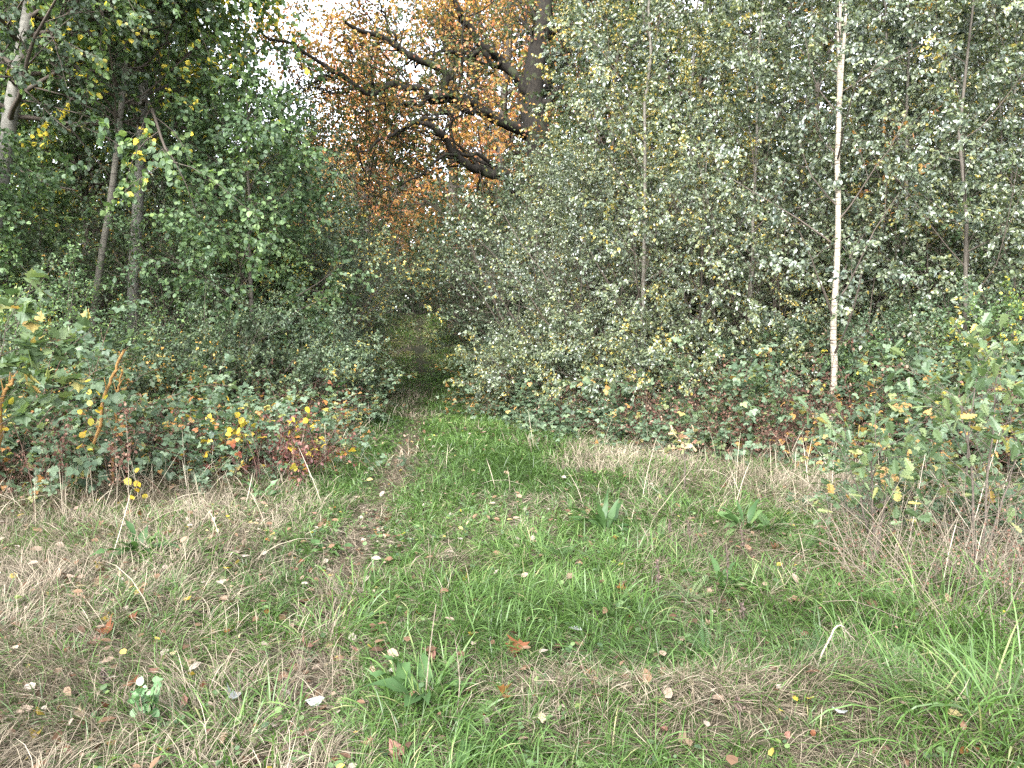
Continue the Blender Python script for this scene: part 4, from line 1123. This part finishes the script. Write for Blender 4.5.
def dead_stalk(seed, px, py, ytop, label, name="dead_flower_stalk", head=True, r0=.005, group="dead flower stalks"):
    g = np.random.default_rng(seed)
    b0 = ground(px, py); d = b0[1]
    Hh = at(px, ytop, d)[2] - b0[2]
    r = root_at(name, b0, label, "dead stalk", group)
    L = smooth_line([(0, 0, -.02), (.02, 0, Hh * .5), (.0, .02, Hh)], 12)
    tm, cm = MB(), MB(); R = np.linspace(r0, r0 * .5, 12)
    tubes(tm, L, R, 5)
    b, q = grow(g, L[None], R[None], 9, .45, 1, Hh * .2, .6, 4, .3, .1, .5, 1, None, .0014)
    tubes(tm, b, q, 3)
    tm.build("stem", M["dead_stalk"], r)
    if head:
        leafage(g, cm, b, 12, .035, OVATE, 0, droop=.4, upn=.2, spread=1.2, jit=.02)
        cm.build("dried_seed_head", [M["dead_leaf"]], r)  # small curled blades forming the stalk's dried seed head
dead_stalk(1, 128, 520, 415, "tall dead brown flower stalk in front of the brambles")
dead_stalk(2, 116, 516, 450, "shorter dead stalk leaning beside the tall brown one")
dead_stalk(3, 188, 548, 470, "thin bare dead stalk in the straw before the yellow bramble", head=False, r0=.003)
dead_stalk(4, 62, 512, 440, "dead stalk among the green bramble under the poplar")
dead_stalk(5, 455, 725, 640, "dark thin dead stalk rising beside the big dock", head=False, r0=.003)
GK = "dark seed spikes standing in the turf"
def spike(seed, px, py, ytop, label):
    g = np.random.default_rng(seed)
    b0 = ground(px, py); Hh = at(px, ytop, b0[1])[2] - b0[2]
    r = root_at("seed_spike", b0, label, "seed spike", GK)
    L = smooth_line([(0, 0, -.02), (.008, 0, Hh * .5), (.0, .01, Hh)], 10)
    tm, cm = MB(), MB(); tubes(tm, L, np.linspace(.004, .003, 10), 5); tm.build("stem", M["twig"], r)
    leafage(g, cm, L[None], 60, .016, OVATE, 0, droop=-.4, upn=.2, t0=.45, spread=1, jit=.006)
    cm.build("seed_head", [M["brown_seed"]], r)
M["brown_seed"] = leaf_mat("brown_seed", [(0, (.03, .02, .016)), (1, (.10, .065, .05))], rough=.8, trans=0)
for i, (px, py, yt, lab) in enumerate([(657, 600, 560, "dark seed spike standing alone beyond the white fallen leaf"), (669, 552, 520, "dark seed spike beside the long-leaved dock clump"), (726, 592, 548, "tallest dark seed spike by the narrow-leaved dock"), (741, 560, 530, "dark seed spike at the edge of the dry grass"), (688, 548, 522, "small dark seed spike between two taller ones"), (742, 628, 605, "short dark seed spike nearest the ferny plant"), (103, 700, 672, "dark seed spike in the straw by the pale leafy plant"), (738, 722, 700, "short dark seed spike at the straw mound")]):
    spike(70 + i, px, py, yt, lab)

def bare_stem(pts3, r0, r1, mat, name, label, cat, group=None, side=0, seed=3):
    g = np.random.default_rng(seed)
    o = np.array(pts3[0], float)
    L = smooth_line([np.array(p) - o for p in pts3], 18); R = np.linspace(r0, r1, 18)
    mb = MB(); L[1:-1] += g.normal(0, r0 * .4, (16, 3)); tubes(mb, L, R, 7)
    if side:
        b, q = grow(g, L[None], R[None], side, .3, .95, .18, .7, 5, 0, .14, .6, 1, None, .0015); tubes(mb, b, q, 4)
    m = mb.build(name, mat); m.location = tuple(o)
    return tag(m, label, cat, group)
GM = "mossy orange-brown stems in the brambles"
def lean_stem(a, b, d, r, lab, dz=.3):
    p1 = at(*b, d); p0 = at(*a, d); base0 = p0 + (p0 - p1) * 1.0
    base0[2] = gz(base0[0], d) - .05
    bare_stem([base0, p0, (p0 + p1) / 2 + np.array([.01, 0, .01]), p1], r, r * .75, M["orange_moss_bark"], "mossy_stem", lab, "mossy stem", GM, 3)
lean_stem((104, 398), (124, 350), 7.4, .018, "mossy orange-brown stem leaning above the yellow leaves")
lean_stem((116, 400), (122, 372), 7.6, .014, "shorter mossy stem beside the leaning orange-brown one")
lean_stem((2, 402), (18, 372), 6.4, .018, "mossy brown stem under the maple sapling at the picture edge")
G0 = ground(797, 716)
pk = [G0, at(812, 680, 3.25), at(826, 645, 3.35), at(838, 626, 3.4), at(848, 632, 3.45), at(852, 642, 3.5)]
bare_stem(pk, .0052, .003, M["pale_stick"], "bent_stick", "bent pale dry stick arching out of the grass near the lush tussock", "stick", side=2)
bare_stem([ground(842, 668), at(848, 650, 3.6), at(851, 640, 3.62)], .004, .0025, M["pale_stick"], "bent_stick", "short pale stick end touching the bent dry stick", "stick")
for i, (a, b, lab) in enumerate([((955, 500), (1000, 432), "straight pale dry stem crossing behind the young oak sapling"), ((1000, 560), (930, 470), "pale dry stem crossing over the low oak shoot"), ((905, 530), (925, 455), "upright pale dry stem at the end of the dry grass")]):
    p = ground(a[0], 585 - i * 10); bare_stem([p, (p + at(*b, p[1] + .3)) / 2, at(*b, p[1] + .3)], .004, .0025, M["pale_stick"], "dry_stem", lab, "dry stem", "pale dry stems by the oak sapling", 0, i)

# pale leafy plant low in the straw
g = np.random.default_rng(31)
pr = root_at("leafy_plant", ground(146, 735), "small pale green leafy plant on a dead brown stump of stalks in the straw", "plant")
tm, cm = MB(), MB()
P = np.stack([smooth_line([(0, 0, 0), (.02 * math.cos(a), .02 * math.sin(a), .08), (.05 * math.cos(a), .05 * math.sin(a), .15 + .03 * (k % 3))], 8) for k, a in enumerate(np.arange(9) * 2.4)])
tubes(tm, P, np.linspace(.003, .002, 8)[None] * np.ones((9, 1)), 4)
leafage(g, cm, P, 9, .032, ROUND, 0, droop=-.2, upn=1.0, t0=.55, spread=1.1, jit=.012)
tm.build("stem", M["dead_stalk"], pr); cm.build("leaves", [M["pale_leaf"]], pr)

# ------------------------------------------------------------------ single fallen leaves
def leaf_mesh(T, mat, seed):
    g = np.random.default_rng(seed)
    mb = MB(); V, Fc = T
    v = V.copy(); v[:, 0] -= .5
    v[:, 2] = 1.1 * (v[:, 0] ** 2) * g.uniform(-.4, 1.2) + 2.0 * v[:, 1] ** 2 * g.uniform(.2, 1.2) + g.normal(0, .035, len(v))
    mb.add(v, [i for f in Fc for i in f], [len(f) for f in Fc], g.random(len(Fc)) * .1 + .4)
    return mb.mesh("fallen_leaf", [mat])
FL = {}
for nm in ("tan", "rust", "yellow", "pink", "silver", "orange"):
    FL[nm] = [leaf_mesh(T, M["fallen_" + nm], 10 + i) for i, T in enumerate((OVATE, OAK, MAPLE))]
def fallen(p, size, kind, shape, label, group, g):
    o = bpy.data.objects.new("fallen_leaf", FL[kind][shape])
    COL.objects.link(o); o.location = tuple(p); o.scale = (size, size, size)
    o.rotation_euler = (g.normal(0, .45), g.normal(0, .45), g.random() * 6.28)
    tag(o, label, "fallen leaf", group)
g = np.random.default_rng(52)
GFL = "leaves fallen on the grass and path"
for px, py, s, kind, sh, lab in [
    (316, 715, .085, "silver", 0, "large whitish fallen leaf lying beside the path near the big dock"),
    (575, 638, .075, "silver", 1, "small white fallen leaf alone in the middle of the turf"),
    (237, 708, .085, "silver", 2, "grey dried fallen leaf standing on edge left of the path".replace(" left of the path", " between the pale plant and the path")),
    (839, 727, .065, "silver", 0, "cream-white fallen leaf below the bent pale stick"),
    (522, 659, .11, "rust", 2, "largest rust-brown fallen leaf out in the turf"),
    (396, 764, .085, "pink", 0, "pale pinkish fallen leaf at the bottom edge by the big dock"),
    (307, 746, .10, "pink", 1, "long pale pink fallen leaf at the near end of the path"),
    (470, 646, .06, "yellow", 0, "round yellow fallen leaf near the thin dark stalk"),
    (38, 728, .075, "yellow", 0, "round yellow fallen leaf in the straw at the picture corner"),
    (228, 640, .10, "orange", 1, "orange-brown fallen leaf on the straw beside the path"),
    (305, 655, .09, "pink", 2, "pink-brown fallen leaf on the bare part of the path"),
    (500, 704, .08, "orange", 2, "orange fallen leaf beside the low flat dock"),
    (663, 744, .055, "pink", 0, "round pinkish fallen leaf below the straw mound"),
    (592, 684, .08, "orange", 1, "orange-tan fallen leaf on the edge of the straw mound"),
    (105, 640, .10, "rust", 2, "curled rust-brown fallen leaf in the straw below the dock rosette"),
    (590, 518, .08, "tan", 0, "tan fallen leaf behind the white one, next to the long-leaved dock"),
]:
    p = ground(px, py); p[2] += .055
    fallen(p, s, kind, sh, lab, None, g)
names = {"tan": "small tan fallen leaf lying among the grass", "rust": "small rust-brown fallen leaf lying among the grass", "yellow": "small yellow fallen leaf lying among the grass", "pink": "small pinkish fallen leaf lying among the grass", "orange": "small orange fallen leaf lying among the grass"}
kinds = list(names)
cnt = 0
while cnt < 190:
    px, py = g.uniform(-20, 1040), 768 - 300 * g.random() ** 1.25
    p = ground(px, py)
    x, y = p[0], p[1]
    wgt = .22 + .9 * math.exp(-((x - path_x(y)) / .25) ** 2) + (.5 if x < path_x(y) - .2 else 0)
    if not in_clearing(x, y) or g.random() > wgt: continue
    k = kinds[g.choice(5, p=[.32, .24, .12, .18, .14])]
    p[2] += .02 + .05 * g.random() * (abs(x - path_x(y)) > .2)
    fallen(p, .030 + .045 * g.random() ** 1.7, k, int(g.integers(3)), names[k], GFL, g); cnt += 1

# small broad-leaved weeds woven through the turf
g = np.random.default_rng(88)
wm = MB()
for y0, y1, dens in ((1.8, 4, 70), (4, 7, 45), (7, 13, 12)):
    x, y = scatter(y0, y1, dens)
    k = g.random(len(x)) < .7 * sstep(.45, .62, fbm(x * 1.7, y * 1.7, 131)) + .05
    x, y = x[k], y[k]
    for j in range(4):
        m = len(x); a = g.random(m) * 6.28
        leaves(wm, np.stack([x + .012 * np.cos(a), y + .012 * np.sin(a), gz(x, y) + .03 + .05 * g.random(m)], -1), np.stack([np.cos(a), np.sin(a), .4 + 0 * a], -1), np.array([0, 0, 1.]) + g.normal(0, .3, (m, 3)), (.012 + .022 * g.random(m)) * (1 + .04 * y0), ROUND, g.random(m))
tag(wm.build("ground_cover", M["broad_leaf"]), "tiny round-leaved weeds creeping through the turf", "weeds", kind="stuff")

# orange oak spray glowing behind the white birch, and scrub closing the far opening
sapling(66, spot(862, 11.6), "young oak with orange autumn leaves just behind the white birch trunk", 4.6, OAK, "orange_leaf", .11, n1=9, n2=3, nleaf=4, spread=.7, t0=.62, name="oak_sapling")
for src, px, d, rz, s, lab, leaf in [
    (shA, 418, 47.5, .2, 1.7, "tall olive scrub beyond the crest of the far slope", "willow_leaf"),
    (shA, 440, 43.5, 1.7, 1.1, "yellowish scrub on top of the far slope", "birch_yellow_leaf"),
    (shA, 385, 44.5, 2.7, 1.2, "olive scrub on top of the far slope on the willow side", "willow_leaf"),
    (shA, 480, 42.0, 3.7, 1.4, "dark scrub on top of the far slope on the oak side", None),
    (shA, 350, 41.0, 4.7, 1.4, "dark scrub at the far edge of the willows", None),
    (shD, 492, 28.5, .7, .62, "slim dark shrub beside the far opening", "dark_leaf"),
    (shD, 346, 30.5, 1.9, .70, "slim green shrub beside the far opening on the willow side", None),
    (shD, 505, 23.5, 2.4, .80, "green shrub on the oak side of the bend", "dark_leaf"),
]:
    copy_tree(src, spot(px, d), rz, s, lab, GS, M[leaf] if leaf else None)

# rounded bushes stepping down in front of the wood
GBU = "rounded bushes stepping down to the grass"
buA = shrub(651, 2.2, spot(548, 15.6), "rounded pale grey bush leaning over the end of the sunny bank", leaf="birch_leaf", stems=26, n2=9, n3=5, nleaf=9, size=.060, spread=1.0, group=GBU, name="rounded_bush")
for src, px, d, rz, s, lab, leaf in [
    (buA, 605, 14.0, 1, 1.05, "rounded grey bush before the first birches", None),
    (buA, 672, 13.0, 2, 1.0, "rounded grey bush beside the thin grey-brown birch stem", None),
    (buA, 735, 12.4, 3, .9, "rounded bush in front of the pale young birch", None),
    (buA, 800, 12.0, 4, .85, "rounded bush between the pale young birch and the white trunk", "bramble_leaf"),
    (buA, 885, 11.6, 5, .85, "rounded bush between the white trunk and the leaning dark birch", "broad_leaf"),
    (buA, 955, 10.8, .5, .8, "rounded bush below the dark-stemmed birch", "birch_leaf"),
    (buA, 1030, 10.2, 1.5, .9, "rounded bush at the picture edge below the birches", "broad_leaf"),
    (buA, 562, 17.6, 2.5, 1.05, "rounded dark bush between the track and the sunny bank", "willow_leaf"),
    (buA, 280, 16.6, 3.5, 1.05, "rounded willow bush nearest the track", "willow_leaf"),
    (buA, 290, 14.0, 4.5, .95, "rounded grey-green bush behind the bluish bramble", "willow_leaf"),
    (buA, 225, 12.4, 5.5, .85, "rounded green bush behind the yellow bramble", "dark_leaf"),
    (buA, 158, 11.4, .2, .68, "rounded green bush behind the dead flower stalk", "dark_leaf"),
    (buA, 75, 10.2, 1.2, .66, "rounded green bush above the mossy stems", "dark_leaf"),
    (buA, 5, 9.0, 2.2, .66, "rounded green bush behind the maple sapling", "dark_leaf"),
]:
    copy_tree(src, spot(px, d), rz, s, lab, GBU, M[leaf] if leaf else None)

# more brambles heaped on both banks
for src, px, d, rz, s, lab, leaf in [
    (brA, 100, 9.6, .5, .72, "tall bramble heap behind the mossy stems", None),
    (brA, 20, 8.8, 1.5, .72, "tall bramble heap at the picture edge behind the maple sapling", None),
    (brA, 165, 9.9, 2.5, .72, "tall bramble heap above the rusty dead leaves", None),
    (brA, 245, 10.0, 3.5, .72, "bramble heap right behind the yellow one", "bramble_pale_leaf"),
    (brB, 80, 8.0, 4.5, .7, "low bramble spilling over the dead grass below the mossy stems", "bramble_pale_leaf"),
    (brA, 720, 10.9, 5.5, .85, "bright bramble mound nearest the grass before the pale young birch", "bramble_pale_leaf"),
    (brA, 600, 12.6, .2, .85, "bramble heap spilling on to the dry grass before the birches", None),
    (brA, 800, 10.8, 1.7, .85, "bramble heap just inside the white birch trunk", None),
    (brA, 545, 14.6, 2.7, .9, "bramble heap at the foot of the pale grey bush", None),
    (brA, 890, 9.3, 3.7, .8, "bramble heap nearest the grass beyond the white trunk", None),
    (brA, 975, 8.2, 4.7, .85, "bramble heap close behind the young oak sapling", None),
]:
    copy_tree(src, spot(px, d), rz, s, lab, GR, M[leaf] if leaf else None)

# crimson leaves on the yellow bramble, and bare red-brown stems before the white birch
red = thicket(831, spot(283, 8.6), "crimson leaves and stems at the grass end of the yellow bramble", Hh=.75, rad=.42, n=40, leaf="red_leaf", nl=5, size=.045, name="red_thicket", group=GT)
for px, d, rz, s, lab, leaf in [
    (790, 10.0, 1.3, .85, "red-brown tangle just before the white birch trunk", None),
    (850, 9.7, 2.3, .8, "red-brown tangle beyond the foot of the white birch", None),
    (738, 10.2, 3.3, .8, "red-brown tangle below the bright bramble mound", None),
    (655, 11.4, 4.3, .8, "red-brown tangle where the bramble runner starts", None),
    (590, 12.8, 5.3, .8, "red-brown tangle below the bramble heap before the birches", None),
    (150, 8.4, .3, .7, "red-brown tangle behind the dead flower stalk", None),
]:
    copy_tree(thA, spot(px, d), rz, s, lab, GT)

# brambles carrying the bank on outside the picture, and dark bushes under the oak
for src, px, d, rz, s, lab, leaf in [
    (brA, 1180, 6.6, 1.0, .8, "bramble continuing the bank beyond the picture edge past the sapling", None),
    (brB, 1150, 8.0, 2.0, .9, "bramble farther along the bank beyond the picture edge past the sapling", None),
    (brA, -150, 7.4, 4.0, .85, "bramble continuing the bank beyond the picture edge past the poplar", None),
]:
    copy_tree(src, spot(px, d), rz, s, lab, GR, M[leaf] if leaf else None)
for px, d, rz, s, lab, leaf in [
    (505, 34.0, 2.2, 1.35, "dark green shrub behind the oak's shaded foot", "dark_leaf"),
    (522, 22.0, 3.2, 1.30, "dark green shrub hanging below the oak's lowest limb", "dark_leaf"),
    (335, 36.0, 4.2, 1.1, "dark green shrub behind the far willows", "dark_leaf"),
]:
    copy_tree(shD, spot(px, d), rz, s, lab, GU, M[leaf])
